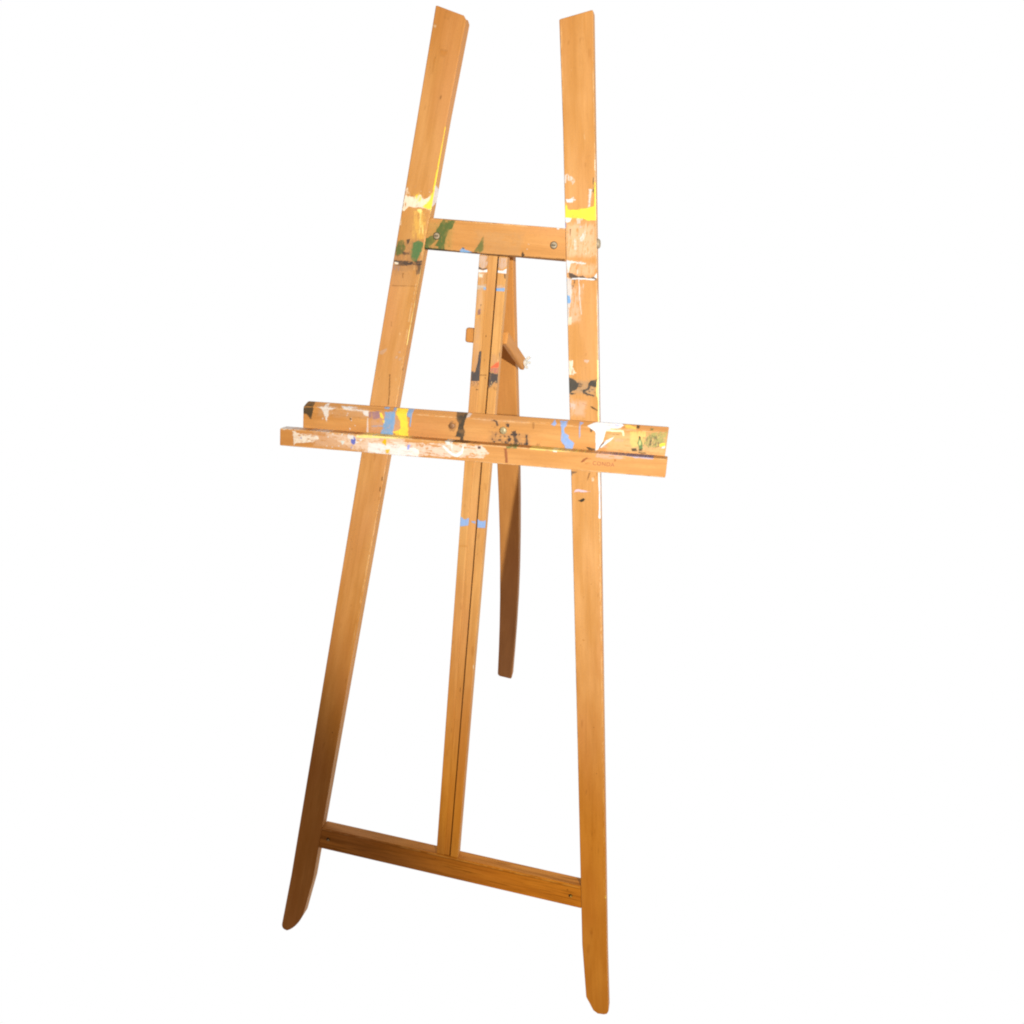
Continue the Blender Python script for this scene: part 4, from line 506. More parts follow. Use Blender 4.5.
('right',(0.22,0.085,0.02),0.37,0.1,'v',0.4,[(181.8,979.2),(180.8,980.6),(180.8,982.8),(181.5,984.0),(182.3,982.6),(182.4,980.6)]),
('right',(0.22,0.085,0.02),0.29,0.1,'v',0.4,[(164.8,895.4),(164.3,896.3),(164.2,897.3),(165.0,898.2),(165.6,897.2),(165.4,896.1)]),
('right',(0.22,0.085,0.02),0.34,0.1,'v',0.4,[(99.3,1570.5),(98.6,1571.0),(98.5,1572.2),(99.0,1572.7),(99.6,1572.5),(100.0,1571.0)]),
('right',(0.22,0.085,0.02),0.28,0.1,'v',0.4,[(123.9,1427.5),(123.4,1428.0),(123.2,1428.6),(123.5,1428.9),(124.0,1428.8),(124.2,1428.1)]),
('right',(0.22,0.085,0.02),0.38,0.1,'v',0.4,[(187.1,787.0),(186.5,787.6),(186.4,789.3),(187.1,789.9),(187.8,789.5),(187.9,787.9)]),
('right',(0.22,0.085,0.02),0.52,0.1,'v',0.4,[(262.6,337.6),(262.1,338.5),(261.9,340.1),(262.5,341.2),(263.2,340.3),(263.3,338.7)]),
('right',(0.22,0.085,0.02),0.47,0.1,'v',0.4,[(229.8,443.3),(228.5,445.8),(228.6,449.1),(229.2,450.4),(230.5,449.5),(230.5,446.5)]),
('right',(0.22,0.085,0.02),0.41,0.1,'v',0.4,[(209.1,792.7),(208.3,794.8),(208.5,797.4),(209.1,799.1),(209.7,797.5),(209.8,794.4)]),
('right',(0.22,0.085,0.02),0.4,0.1,'v',0.4,[(148.9,1159.1),(148.3,1160.7),(148.5,1163.0),(149.1,1163.5),(149.7,1162.6),(149.7,1160.7)]),
('right',(0.22,0.085,0.02),0.49,0.1,'v',0.4,[(122.0,1308.3),(121.3,1308.4),(121.0,1309.8),(121.4,1310.3),(122.1,1310.1),(122.3,1309.0)]),
('right',(0.3,0.12,0.03),0.32,0.1,'v',0.4,[(95.8,1565.9),(94.5,1569.2),(94.7,1572.7),(95.7,1574.0),(96.7,1572.5),(96.7,1568.2)]),
('right',(0.3,0.12,0.03),0.26,0.1,'v',0.4,[(120.5,1413.7),(119.2,1414.8),(118.2,1418.7),(119.3,1420.6),(120.7,1418.3),(121.8,1415.4)]),
('right',(0.3,0.12,0.03),0.19,0.1,'v',0.4,[(271.6,157.1),(269.9,160.7),(268.7,168.9),(270.4,172.1),(272.2,169.6),(272.9,160.6)]),
('right',(0.3,0.12,0.03),0.34,0.1,'v',0.4,[(209.6,565.2),(207.7,565.7),(206.3,571.3),(207.3,573.9),(210.1,572.9),(211.3,567.1)]),
('right',(0.3,0.12,0.03),0.33,0.1,'v',0.4,[(269.8,164.8),(267.1,167.6),(267.0,173.7),(269.0,177.1),(271.1,173.8),(271.9,169.2)]),
('right',(0.3,0.12,0.03),0.23,0.1,'v',0.4,[(270.3,167.9),(268.2,170.7),(268.6,175.2),(270.4,177.0),(272.1,175.4),(271.9,171.0)]),
('right',(0.3,0.12,0.03),0.27,0.1,'v',0.4,[(269.4,123.5),(266.5,130.0),(265.6,140.0),(267.8,142.7),(270.4,140.5),(270.7,130.4)]),
('right',(0.3,0.12,0.03),0.28,0.1,'v',0.4,[(110.5,1548.6),(108.5,1552.2),(107.9,1557.7),(109.7,1560.4),(111.4,1556.8),(112.3,1551.7)]),
('right',(0.3,0.12,0.03),0.18,0.1,'v',0.4,[(189.6,822.0),(187.8,825.3),(186.8,830.4),(187.2,832.7),(188.5,832.4),(189.5,826.5)]),
('right',(0.3,0.12,0.03),0.29,0.1,'v',0.4,[(81.1,1564.6),(79.3,1566.0),(78.8,1568.0),(79.7,1569.3),(81.1,1568.3),(81.8,1565.9)]),
('right',(0.74,0.5,0.27),0.39,0.1,'v',0.4,[(109.5,1334.4),(108.6,1335.0),(108.5,1336.3),(109.1,1336.7),(109.9,1336.4),(110.0,1335.1)]),
('right',(0.74,0.5,0.27),0.3,0.1,'v',0.4,[(205.1,837.3),(203.9,838.4),(203.0,841.4),(203.2,843.4),(204.3,841.7),(205.2,839.3)]),
('right',(0.74,0.5,0.27),0.38,0.1,'v',0.4,[(217.1,775.0),(216.2,775.8),(216.0,777.6),(216.8,778.7),(217.9,777.9),(217.9,776.1)]),
('right',(0.74,0.5,0.27),0.37,0.1,'v',0.4,[(197.2,924.8),(196.2,925.7),(195.3,929.3),(196.1,932.6),(197.4,930.1),(198.3,926.2)]),
('right',(0.74,0.5,0.27),0.29,0.1,'v',0.4,[(87.2,1530.4),(86.9,1531.9),(86.9,1533.5),(87.4,1534.3),(87.9,1533.6),(87.9,1531.8)]),
('right',(0.74,0.5,0.27),0.31,0.1,'v',0.4,[(144.5,1266.9),(143.6,1267.6),(142.9,1269.9),(143.2,1270.8),(143.9,1270.2),(144.4,1268.3)]),
('right',(0.74,0.5,0.27),0.34,0.1,'v',0.4,[(115.0,1448.5),(113.6,1450.0),(112.9,1454.1),(113.3,1456.0),(114.7,1453.8),(115.7,1450.1)]),
('post',(0.22,0.085,0.02),0.34,0.1,'v',0.4,[(16.5,835.2),(15.5,836.8),(15.0,839.6),(15.7,841.6),(16.6,840.3),(17.2,837.6)]),
('post',(0.22,0.085,0.02),0.28,0.1,'v',0.4,[(-16.2,905.0),(-16.8,906.7),(-16.7,909.5),(-16.1,910.2),(-15.4,909.2),(-15.5,907.1)]),
('post',(0.22,0.085,0.02),0.29,0.1,'v',0.4,[(-9.8,898.9),(-10.8,899.6),(-11.0,901.2),(-10.2,902.7),(-9.2,901.7),(-8.8,899.9)]),
('post',(0.22,0.085,0.02),0.5,0.1,'v',0.4,[(13.4,946.5),(12.8,946.7),(12.8,948.7),(13.4,949.9),(14.1,948.6),(14.1,947.2)]),
('post',(0.22,0.085,0.02),0.55,0.1,'v',0.4,[(-4.6,853.4),(-5.4,854.9),(-5.0,857.8),(-4.1,860.6),(-3.3,857.9),(-3.8,854.9)]),
('post',(0.22,0.085,0.02),0.37,0.1,'v',0.4,[(-0.1,1125.0),(-1.0,1125.6),(-1.0,1127.6),(-0.1,1128.2),(0.8,1127.7),(0.8,1125.9)]),
('post',(0.22,0.085,0.02),0.42,0.1,'v',0.4,[(-2.0,1220.3),(-3.0,1222.2),(-2.8,1224.4),(-2.0,1225.4),(-1.0,1225.0),(-1.2,1221.8)]),
('post',(0.22,0.085,0.02),0.37,0.1,'v',0.4,[(-0.8,1131.4),(-2.0,1132.6),(-1.7,1134.9),(-1.2,1136.7),(-0.3,1135.5),(-0.2,1132.4)]),
('post',(0.22,0.085,0.02),0.3,0.1,'v',0.4,[(-10.8,1026.0),(-11.4,1026.5),(-11.4,1027.9),(-11.2,1028.7),(-10.6,1028.0),(-10.5,1026.6)]),
('post',(0.22,0.085,0.02),0.4,0.1,'v',0.4,[(10.9,829.9),(10.1,830.9),(10.0,832.3),(10.8,833.3),(11.6,832.6),(11.7,830.9)]),
('post',(0.22,0.085,0.02),0.39,0.1,'v',0.4,[(1.3,824.6),(0.6,825.0),(0.8,826.5),(1.6,826.9),(2.1,826.4),(1.9,825.1)]),
('post',(0.22,0.085,0.02),0.28,0.1,'v',0.4,[(10.7,847.2),(10.2,847.4),(9.9,848.6),(10.5,849.2),(11.0,849.0),(11.4,847.9)]),
('post',(0.22,0.085,0.02),0.41,0.1,'v',0.4,[(4.6,582.8),(3.6,583.3),(3.4,586.2),(3.9,587.9),(4.9,587.0),(5.2,584.0)]),
('post',(0.22,0.085,0.02),0.36,0.1,'v',0.4,[(18.7,1005.2),(17.9,1005.7),(17.9,1007.4),(18.4,1008.3),(19.1,1007.5),(19.1,1005.9)]),
('post',(0.22,0.085,0.02),0.35,0.1,'v',0.4,[(-9.6,508.9),(-10.5,510.1),(-11.2,512.0),(-10.4,513.6),(-9.1,512.8),(-8.8,510.6)]),
('post',(0.22,0.085,0.02),0.51,0.1,'v',0.4,[(0.4,1086.3),(0.1,1087.9),(0.6,1089.8),(1.3,1090.6),(1.6,1089.6),(1.5,1087.6)]),
('post',(0.3,0.12,0.03),0.31,0.1,'v',0.4,[(22.4,723.6),(20.6,724.3),(19.0,728.8),(21.2,730.8),(23.0,730.1),(24.2,725.6)]),
('post',(0.3,0.12,0.03),0.25,0.1,'v',0.4,[(6.5,1145.1),(5.0,1146.2),(4.7,1148.8),(5.5,1150.2),(7.0,1149.1),(7.4,1146.7)]),
('post',(0.3,0.12,0.03),0.24,0.1,'v',0.4,[(-8.6,730.8),(-11.4,733.9),(-12.3,742.3),(-10.3,745.9),(-8.6,744.8),(-7.0,737.0)]),
('post',(0.3,0.12,0.03),0.3,0.1,'v',0.4,[(16.3,653.4),(13.7,660.1),(13.7,669.0),(16.3,673.6),(18.0,668.5),(18.4,659.3)]),
('post',(0.3,0.12,0.03),0.2,0.1,'v',0.4,[(11.4,858.4),(9.9,860.0),(8.4,864.7),(10.0,867.7),(12.2,865.0),(12.3,861.2)]),
('post',(0.3,0.12,0.03),0.31,0.1,'v',0.4,[(-19.4,667.4),(-20.0,670.3),(-19.8,674.0),(-18.0,676.1),(-17.2,673.8),(-17.9,669.9)]),
('post',(0.3,0.12,0.03),0.28,0.1,'v',0.4,[(-2.1,945.0),(-3.3,947.6),(-2.7,955.0),(0.7,959.8),(1.4,954.5),(-0.0,947.0)]),
('post',(0.3,0.12,0.03),0.32,0.1,'v',0.4,[(15.5,935.2),(14.1,939.3),(13.5,944.9),(14.7,948.9),(16.4,944.2),(16.9,939.5)]),
('post',(0.3,0.12,0.03),0.22,0.1,'v',0.4,[(-13.7,456.5),(-15.5,458.3),(-16.5,467.8),(-15.3,470.3),(-13.1,467.5),(-11.7,459.5)]),
('post',(0.3,0.12,0.03),0.23,0.1,'v',0.4,[(9.6,856.2),(8.2,858.4),(7.8,862.4),(8.9,864.2),(10.7,862.9),(11.1,859.0)]),
('post',(0.74,0.5,0.27),0.28,0.1,'v',0.4,[(-9.8,1010.6),(-10.9,1011.9),(-11.3,1014.9),(-10.9,1017.2),(-9.9,1015.5),(-9.4,1012.6)]),
('post',(0.74,0.5,0.27),0.41,0.1,'v',0.4,[(-0.7,904.6),(-1.7,906.3),(-2.2,909.9),(-1.7,911.7),(-0.6,910.2),(-0.3,906.9)]),
('post',(0.74,0.5,0.27),0.23,0.1,'v',0.4,[(-8.3,427.2),(-9.1,427.7),(-9.6,429.1),(-8.9,430.1),(-8.2,430.1),(-7.8,427.9)]),
('post',(0.74,0.5,0.27),0.38,0.1,'v',0.4,[(15.5,1237.5),(15.0,1238.1),(14.8,1239.4),(15.4,1240.0),(16.1,1239.3),(16.1,1238.3)]),
('post',(0.74,0.5,0.27),0.3,0.1,'v',0.4,[(10.9,1056.5),(10.4,1057.0),(10.3,1059.7),(10.9,1060.3),(11.5,1059.5),(11.7,1057.0)]),
('post',(0.74,0.5,0.27),0.43,0.1,'v',0.4,[(-14.3,336.1),(-15.4,337.3),(-15.5,340.6),(-14.1,342.2),(-12.8,341.0),(-13.2,337.9)]),
('post',(0.74,0.5,0.27),0.43,0.1,'v',0.4,[(18.3,1134.9),(17.5,1136.7),(17.0,1138.7),(17.5,1140.7),(18.5,1139.3),(18.8,1136.7)]),
('left_side',(0.68,0.69,0.74),0.85,0.15,'v',1,[(-1.0,1377.6),(-19.0,1373.6),(-21.0,1355.3),(-2.0,1347.3)]),
('left_side',(0.88,0.74,0.28),0.7,0.4,'v',0.6,[(1.0,1403.6),(-3.0,1403.6),(-3.0,1199.3),(1.0,1199.3)]),
('right_side',(0.78,0.7,0.6),0.8,0.3,'v',1,[(1.0,1436.7),(-5.0,1426.7),(-4.0,1280.1),(1.0,1280.1)]),
('right_side',(0.68,0.69,0.74),0.9,0.12,'v',1,[(1.0,1259.3),(-9.0,1239.3),(-8.0,979.5),(-3.0,919.5),(1.0,919.5)]),
('right_side',(0.25,0.2,0.18),0.6,0.4,'v',1,[(-9.0,1239.3),(-21.0,1239.3),(-21.0,949.5),(-10.0,979.5)]),
]

def paint(part, U, V, mask=None, kind='front'):
    """premixed colour + coverage of the paint on a board; U, V in mm."""
    N = len(U); col = np.zeros((N, 3)); al = np.zeros(N)
    k = 0
    for p, c, op, dry, dr, rough, poly in STROKES:
        k += 1
        if p != part: continue
        poly = np.array(poly); m = 4
        sel = (U > poly[:, 0].min() - m) & (U < poly[:, 0].max() + m) & (V > poly[:, 1].min() - m) & (V < poly[:, 1].max() + m)
        if mask is not None: sel &= mask
        idx = np.nonzero(sel)[0]
        if not len(idx): continue
        u = U[idx]; v = V[idx]
        wu = u + rough * 2.2 * (fbm(u / 4.5, v / 4.5, k) - .5) + rough * 1.0 * (noise2(u / 1.3, v / 1.3, k + 40) - .5)
        wv = v + rough * 2.2 * (fbm(u / 4.5 + 31, v / 4.5 + 17, k + 9) - .5) + rough * 1.0 * (noise2(u / 1.3, v / 1.3, k + 70) - .5)
        sd = poly_sd(wu, wv, poly)
        a = sstep(-.45, .5, sd) if rough < 1.5 else sstep(-2.5, 6.5, sd)
        if dr == 'v': st = .6 * fbm(u / 1.6, v / 14, k) + .4 * fbm(u / 3, v / 4, k + 5)
        else: st = .6 * fbm(u / 14, v / 1.6, k) + .4 * fbm(u / 4, v / 3, k + 5)
        st = np.clip((st - .5) * 1.9 + .5, 0, 1) + .12 * np.clip(sd / 4, 0, 1)
        fine = noise2(u / .9, v / .9, k + 21)
        if dry > 0: a = a * sstep(dry - .2, dry + .2, st + .3 * (fine - .5))
        film = fbm(u / 7 + 3, v / 7, k + 60)
        a = a * op * (1 - .22 * min(1, rough) * sstep(.45, .78, film))
        if rough >= .8 and op > .6:                    # dragged, scraped traces around the stroke
            dr_ = (noise2(u / 1.1, v / 11, k + 90) if dr == 'v' else noise2(u / 11, v / 1.1, k + 90))
            a = np.maximum(a, .42 * op * sstep(-3.2, .2, sd) * sstep(.58, .8, .7 * dr_ + .3 * fine))
        if c is None: al[idx] *= (1 - a); continue
        shade = 1 + .30 * (.6 * st + .4 * film - .52)
        src = np.array(c)[None, :] * shade[:, None]
        a0 = al[idx]; ao = a + a0 * (1 - a)
        w = np.where(ao > 1e-5, a / np.maximum(ao, 1e-5), 0)[:, None]
        col[idx] = src * w + col[idx] * (1 - w); al[idx] = ao
    return np.clip(col, 0, 1), np.clip(al, 0, 1)

# ---------------------------------------------------------------- boards
def board(name, parent, mat, a0, a1, lo, hi, front, back, part=None, axis='v', rows=None, nf=4, r=.0016, rb=.0016,
          end0=None, end1=None, tilt=0.0, ns=4, warp=None, side_strokes=(), grain=(0, 0, 0), e=.0012, chamfer=None):
    """A planed board running from a0 to a1; lo/hi give its two edges along the way, front/back its thickness.
    end0/end1 shape the ends as an offset against the width fraction."""
    prof = []                                        # (c, du, front?, dn, tag)
    for t in np.linspace(0, 1, nf): prof.append(('f', t, 0, 0))
    for q in np.linspace(22.5, 67.5, 20 if chamfer else 3): prof.append(('cfh', q, 0, 0))
    for t in np.linspace(0, 1, ns): prof.append(('h', t, 0, 0))
    for q in (22.5, 45, 67.5): prof.append(('cbh', q, 0, 0))
    for t in np.linspace(1, 0, 3): prof.append(('b', t, 0, 0))
    for q in (22.5, 45, 67.5): prof.append(('cbl', q, 0, 0))
    for t in np.linspace(1, 0, ns): prof.append(('l', t, 0, 0))
    for q in (22.5, 45, 67.5): prof.append(('cfl', q, 0, 0))
    K = len(prof)
    if rows is None: rows = np.linspace(a0, a1, 24)
    rows = np.array([a0] + [x for x in rows if a0 + e < x < a1 - e] + [a1])
    rows = np.concatenate([[a0, a0 + e * .35, a0 + e], rows[1:-1], [a1 - e, a1 - e * .35, a1]])
    shr = np.zeros(len(rows)); shr[0] = shr[-1] = e; shr[1] = shr[-2] = e * .35
    A = np.zeros((len(rows), K)); Cc = np.zeros((len(rows), K)); Nn = np.zeros((len(rows), K))
    L = lo(rows) + shr; H = hi(rows) - shr; F = front - shr; Bk = back + shr
    sn = lambda q: math.sin(math.radians(q))
    cs = lambda q: math.cos(math.radians(q))
    for j, (tg, t, _, _) in enumerate(prof):
        if chamfer and tg in ('f', 'cfh', 'h'):          # a sloping top edge instead of a round one
            dv, dn = chamfer
            if tg == 'f': A[:, j] = L + r + (H - L - r - dv - .0008) * t; Nn[:, j] = F
            elif tg == 'cfh': A[:, j] = H - dv + dv * (q_ := (t - 22.5) / 45); Nn[:, j] = F - .0008 - (dn - .0008) * q_
            else: A[:, j] = H; Nn[:, j] = F - dn - .0006 + (Bk + rb - F + dn + .0006) * t
            if tg == 'cfh' and t < 30: A[:, j] = H - dv + .0003
        elif tg == 'f': A[:, j] = L + r + (H - L - 2 * r) * t; Nn[:, j] = F
        elif tg == 'cfh': A[:, j] = H - r + r * sn(t); Nn[:, j] = F - r + r * cs(t)
        elif tg == 'h': A[:, j] = H; Nn[:, j] = F - r + (Bk + rb - F + r) * t
        elif tg == 'cbh': A[:, j] = H - rb + rb * cs(t); Nn[:, j] = Bk + rb - rb * sn(t)
        elif tg == 'b': A[:, j] = L + rb + (H - L - 2 * rb) * t; Nn[:, j] = Bk
        elif tg == 'cbl': A[:, j] = L + rb - rb * sn(t); Nn[:, j] = Bk + rb - rb * cs(t)
        elif tg == 'l': A[:, j] = L; Nn[:, j] = F - r + (Bk + rb - F + r) * t
        elif tg == 'cfl': A[:, j] = L + r - r * cs(t); Nn[:, j] = F - r + r * sn(t)
    W = np.maximum(hi(rows) - lo(rows), 1e-6)[:, None]
    Cc = np.clip((A - lo(rows)[:, None]) / W, 0, 1)
    AL = np.repeat(rows[:, None], K, 1)
    if end0: AL = AL + end0(Cc) * np.clip(1 - (rows - a0) / .14, 0, 1)[:, None]
    if end1: AL = AL + end1(Cc) * np.clip(1 - (a1 - rows) / .14, 0, 1)[:, None]
    tags = np.array([p[0] for p in prof])
    if axis == 'v': U, V = A.copy(), AL.copy()
    else: U, V = AL.copy(), A.copy()
    mid = ((lo(rows) + hi(rows)) / 2)[:, None]
    G = np.stack([A - mid + grain[0], AL + grain[1], Nn + grain[2]], -1).reshape(-1, 3)
    V = V + tilt * U
    N3 = Nn.copy()
    Uf = U.ravel() * 1000; Vf = V.ravel() * 1000
    fm = np.tile(np.isin(tags, ['f', 'cfh', 'cfl', 'h', 'l']), len(rows)) & (Nn.ravel() > front - .0026)
    if part in ('back', 'ledge'): fm = np.tile(np.isin(tags, ['f', 'cfh', 'cfl', 'h']), len(rows))
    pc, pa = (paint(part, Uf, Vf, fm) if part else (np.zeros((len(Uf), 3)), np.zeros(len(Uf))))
    for sp, tg in side_strokes:
        m = np.tile(np.isin(tags, [tg]), len(rows))
        c2, a2 = paint(sp, Nn.ravel() * 1000, Vf, m)
        ao = a2 + pa * (1 - a2); w = np.where(ao > 1e-5, a2 / np.maximum(ao, 1e-5), 0)[:, None]
        pc = c2 * w + pc * (1 - w); pa = ao
    if warp: U, V, N3 = warp(U, V, N3)
    verts = np.stack([U, V, N3], -1).reshape(-1, 3)
    R = len(rows)
    i = np.arange(R - 1)[:, None] * K; j = np.arange(K)[None, :]; j2 = (j + 1) % K
    faces = np.stack([i + j, i + j2, i + K + j2, i + K + j], -1).reshape(-1, 4).tolist()
    faces.append(list(range(K))[::-1]); faces.append([(R - 1) * K + q for q in range(K)])
    return finish(name, verts, faces, mat, parent, np.concatenate([pc, pa[:, None]], 1), G)

def finish(name, verts, faces, mat, parent, pcol=None, grain=None, smooth=False):
    verts = np.asarray(verts, float)
    me = bpy.data.meshes.new(name)
    o3 = verts.mean(0) if len(verts) else np.zeros(3)
    me.from_pydata((verts - o3).tolist(), [], faces); me.update()
    vol = 0.0
    vv = verts - o3
    for f in faces[:: max(1, 1)]:
        p0 = vv[f[0]]
        for q in range(1, len(f) - 1): 
            a, b = vv[f[q]], vv[f[q + 1]]
            vol += p0[0] * (a[1] * b[2] - a[2] * b[1]) + p0[1] * (a[2] * b[0] - a[0] * b[2]) + p0[2] * (a[0] * b[1] - a[1] * b[0])
    if vol < 0: me.flip_normals()
    if pcol is not None:
        at = me.attributes.new('paint', 'FLOAT_COLOR', 'POINT'); at.data.foreach_set('color', np.ascontiguousarray(pcol, np.float32).ravel())
    if grain is not None:
        at = me.attributes.new('grain', 'FLOAT_VECTOR', 'POINT'); at.data.foreach_set('vector', np.ascontiguousarray(grain, np.float32).ravel())
    me.materials.append(mat)
    if smooth: me.polygons.foreach_set('use_smooth', [True] * len(me.polygons))
    o = bpy.data.objects.new(name, me); COL.objects.link(o)
    place(o, parent, o3)
    return o

FRAME_POS = {}
def place(o, parent, pos):
    """pos is in frame coordinates (across, up the frame, towards the viewer)"""
    FRAME_POS[o.name] = np.array(pos, float)
    o.parent = parent
    base = FRAME_POS.get(parent.name, np.zeros(3)) if parent else np.zeros(3)
    o.location = Vector(np.array(pos) - base)

def lathe(name, parent, mat, center, axis, prof, seg=28, slot=None, up=(0, 1, 0), extra=None):
    """turned metal piece: prof = [(radius, height)...] along axis; slot = (width, depth) cut across the head"""
    ax = Vector(axis).normalized(); u = Vector(up); u = (u - ax * u.dot(ax)).normalized(); w = ax.cross(u)
    bm = bmesh.new(); rings = []
    for rr, hh in prof:
        rings.append([bm.verts.new(ax * hh + (u * math.cos(t) + w * math.sin(t)) * rr) for t in [2 * math.pi * k / seg for k in range(seg)]])
    for a, b in zip(rings, rings[1:]):
        for k in range(seg): bm.faces.new((a[k], a[(k + 1) % seg], b[(k + 1) % seg], b[k]))
    bm.faces.new(rings[0][::-1]); bm.faces.new(rings[-1])
    if extra: extra(bm, ax, u, w)
    bmesh.ops.recalc_face_normals(bm, faces=bm.faces)
    me = bpy.data.meshes.new(name); bm.to_mesh(me); bm.free(); me.materials.append(mat)
    for p in me.polygons: p.use_smooth = len(p.vertices) == 4
    o = bpy.data.objects.new(name, me); COL.objects.link(o); place(o, parent, center)
    return o

# ---------------------------------------------------------------- materials
def mat_new(name):
    m = bpy.data.materials.new(name); m.use_nodes = True; nt = m.node_tree; nt.nodes.clear()
    out = nt.nodes.new('ShaderNodeOutputMaterial'); b = nt.nodes.new('ShaderNodeBsdfPrincipled'); nt.links.new(b.outputs[0], out.inputs[0])
    return m, nt, b
def wood(name, dark, light, red, grain=.35, flecks=.35, seed=0.0):
    m, nt, b = mat_new(name); N = nt.nodes.new; Lk = nt.links.new
    g = N('ShaderNodeAttribute'); g.attribute_name = 'grain'
    p = N('ShaderNodeAttribute'); p.attribute_name = 'paint'
    def mapped(scale, off=0):
        mp = N('ShaderNodeMapping'); mp.inputs['Scale'].default_value = scale; mp.inputs['Location'].default_value = (seed + off, off * 1.7, seed * .3)
        Lk(g.outputs['Vector'], mp.inputs['Vector']); return mp
    def noise(scale, off, detail=4, rough=.55, dist=0):
        n = N('ShaderNodeTexNoise'); n.inputs['Scale'].default_value = 1; n.inputs['Detail'].default_value = detail; n.inputs['Roughness'].default_value = rough
        n.inputs['Distortion'].default_value = dist
        Lk(mapped(scale, off).outputs[0], n.inputs['Vector']); return n
    def ramp(fac, a, b_):
        r = N('ShaderNodeMapRange'); r.inputs['From Min'].default_value = a; r.inputs['From Max'].default_value = b_; r.interpolation_type = 'SMOOTHSTEP'
        Lk(fac, r.inputs['Value']); return r.outputs[0]
    def mix(fac, a, b_, mode='MIX'):
        x = N('ShaderNodeMix'); x.data_type = 'RGBA'; x.blend_type = mode
        if isinstance(fac, float): x.inputs[0].default_value = fac
        else: Lk(fac, x.inputs[0])
        for s_, v in ((6, a), (7, b_)):
            if isinstance(v, tuple): x.inputs[s_].default_value = (*v, 1)
            else: Lk(v, x.inputs[s_])
        return x.outputs[2]
    def mul(a, k):
        x = N('ShaderNodeMath'); x.operation = 'MULTIPLY'; Lk(a, x.inputs[0]); x.inputs[1].default_value = k; return x.outputs[0]
    big = noise((45, 7, 45), 1.3, 3); c = mix(ramp(big.outputs[0], .3, .7), dark, light)
    tone = noise((14, 4.5, 14), 4.1, 3); c = mix(mul(ramp(tone.outputs[0], .42, .72), .55), c, red)
    fib = noise((520, 16, 520), 7.7, 5, .65, .3); c = mix(mul(ramp(fib.outputs[0], .46, .74), grain), c, tuple(x * .52 for x in dark))
    band = noise((170, 3.2, 170), 2.9, 3, .5, .6); c = mix(mul(ramp(band.outputs[0], .5, .68), grain * .8), c, tuple(x * .68 for x in dark))
    pale = noise((260, 9, 260), 6.6, 4, .6); c = mix(mul(ramp(pale.outputs[0], .55, .8), .35), c, tuple(min(1, x * 1.22) for x in light))
    fl = noise((900, 130, 900), 9.9, 2, .5); c = mix(mul(ramp(fl.outputs[0], .66, .78), flecks), c, tuple(x * .4 for x in dark))
    mott = noise((420, 260, 420), 3.3, 3, .6); c = mix(mul(ramp(mott.outputs[0], .4, .75), .16), c, tuple(x * .7 for x in red))
    speck = noise((240, 170, 240), 13.1, 1, .4); c = mix(mul(ramp(speck.outputs[0], .80, .84), .75), c, (.09, .035, .01))
    fin = mix(p.outputs['Alpha'], c, p.outputs['Color']); Lk(fin, b.inputs['Base Color'])
    rg = N('ShaderNodeMapRange'); rg.inputs['To Min'].default_value = .42; rg.inputs['To Max'].default_value = .62
    Lk(fib.outputs[0], rg.inputs['Value'])
    Lk(rg.outputs[0], b.inputs['Roughness'])
    b.inputs['Specular IOR Level'].default_value = .07
    hgt = N('ShaderNodeMath'); hgt.operation = 'MULTIPLY_ADD'; Lk(p.outputs['Alpha'], hgt.inputs[0]); hgt.inputs[1].default_value = .9; Lk(mul(fib.outputs[0], .22), hgt.inputs[2])
    bp = N('ShaderNodeBump'); bp.inputs['Strength'].default_value = .35; bp.inputs['Distance'].default_value = .0010
    Lk(hgt.outputs[0], bp.inputs['Height']); Lk(bp.outputs[0], b.inputs['Normal'])
    return m
def metal(name, col, rough):
    m, nt, b = mat_new(name)
    n = nt.nodes.new('ShaderNodeTexNoise'); n.inputs['Scale'].default_value = 350; n.inputs['Detail'].default_value = 3
    tc = nt.nodes.new('ShaderNodeTexCoord'); nt.links.new(tc.outputs['Object'], n.inputs['Vector'])
    r = nt.nodes.new('ShaderNodeValToRGB'); r.color_ramp.elements[0].color = tuple(x * .55 for x in col) + (1,); r.color_ramp.elements[1].color = col + (1,)
    r.color_ramp.elements[0].position = .3; r.color_ramp.elements[1].position = .6
    nt.links.new(n.outputs[0], r.inputs[0]); nt.links.new(r.outputs[0], b.inputs['Base Color'])
    b.inputs['Metallic'].default_value = .25; b.inputs['Roughness'].default_value = rough
    return m
def plain(name, col, rough=.6):
    m, nt, b = mat_new(name)
    n = nt.nodes.new('ShaderNodeTexNoise'); n.inputs['Scale'].default_value = 600
    tc = nt.nodes.new('ShaderNodeTexCoord'); nt.links.new(tc.outputs['Object'], n.inputs['Vector'])
    r = nt.nodes.new('ShaderNodeValToRGB'); r.color_ramp.elements[0].color = tuple(x * .75 for x in col) + (1,); r.color_ramp.elements[1].color = col + (1,)
    nt.links.new(n.outputs[0], r.inputs[0]); nt.links.new(r.outputs[0], b.inputs['Base Color'])
    b.inputs['Roughness'].default_value = rough
    return m
W_DARK, W_LIGHT, W_RED = (.48, .230, .068), (.57, .302, .116), (.53, .246, .104)
M_LEG = wood('varnished_beech', W_DARK, W_LIGHT, W_RED, .17, .36, 0.0)
M_POST = wood('varnished_beech_slat', W_DARK, (.59, .32, .115), W_RED, .30, .25, 3.0)
M_RAIL = wood('varnished_oak', (.44, .185, .04), (.57, .27, .07), W_RED, .95, .55, 8.0)
M_TRAY = wood('worn_beech', (.50, .236, .074), (.58, .30, .108), (.53, .238, .098), .22, .35, 5.0)
M_BACK = wood('varnished_beech_rear', (.45, .195, .05), (.52, .235, .064), (.47, .195, .055), .20, .20, 11.0)
M_STEEL = metal('zinc_screw', (.36, .29, .20), .65)
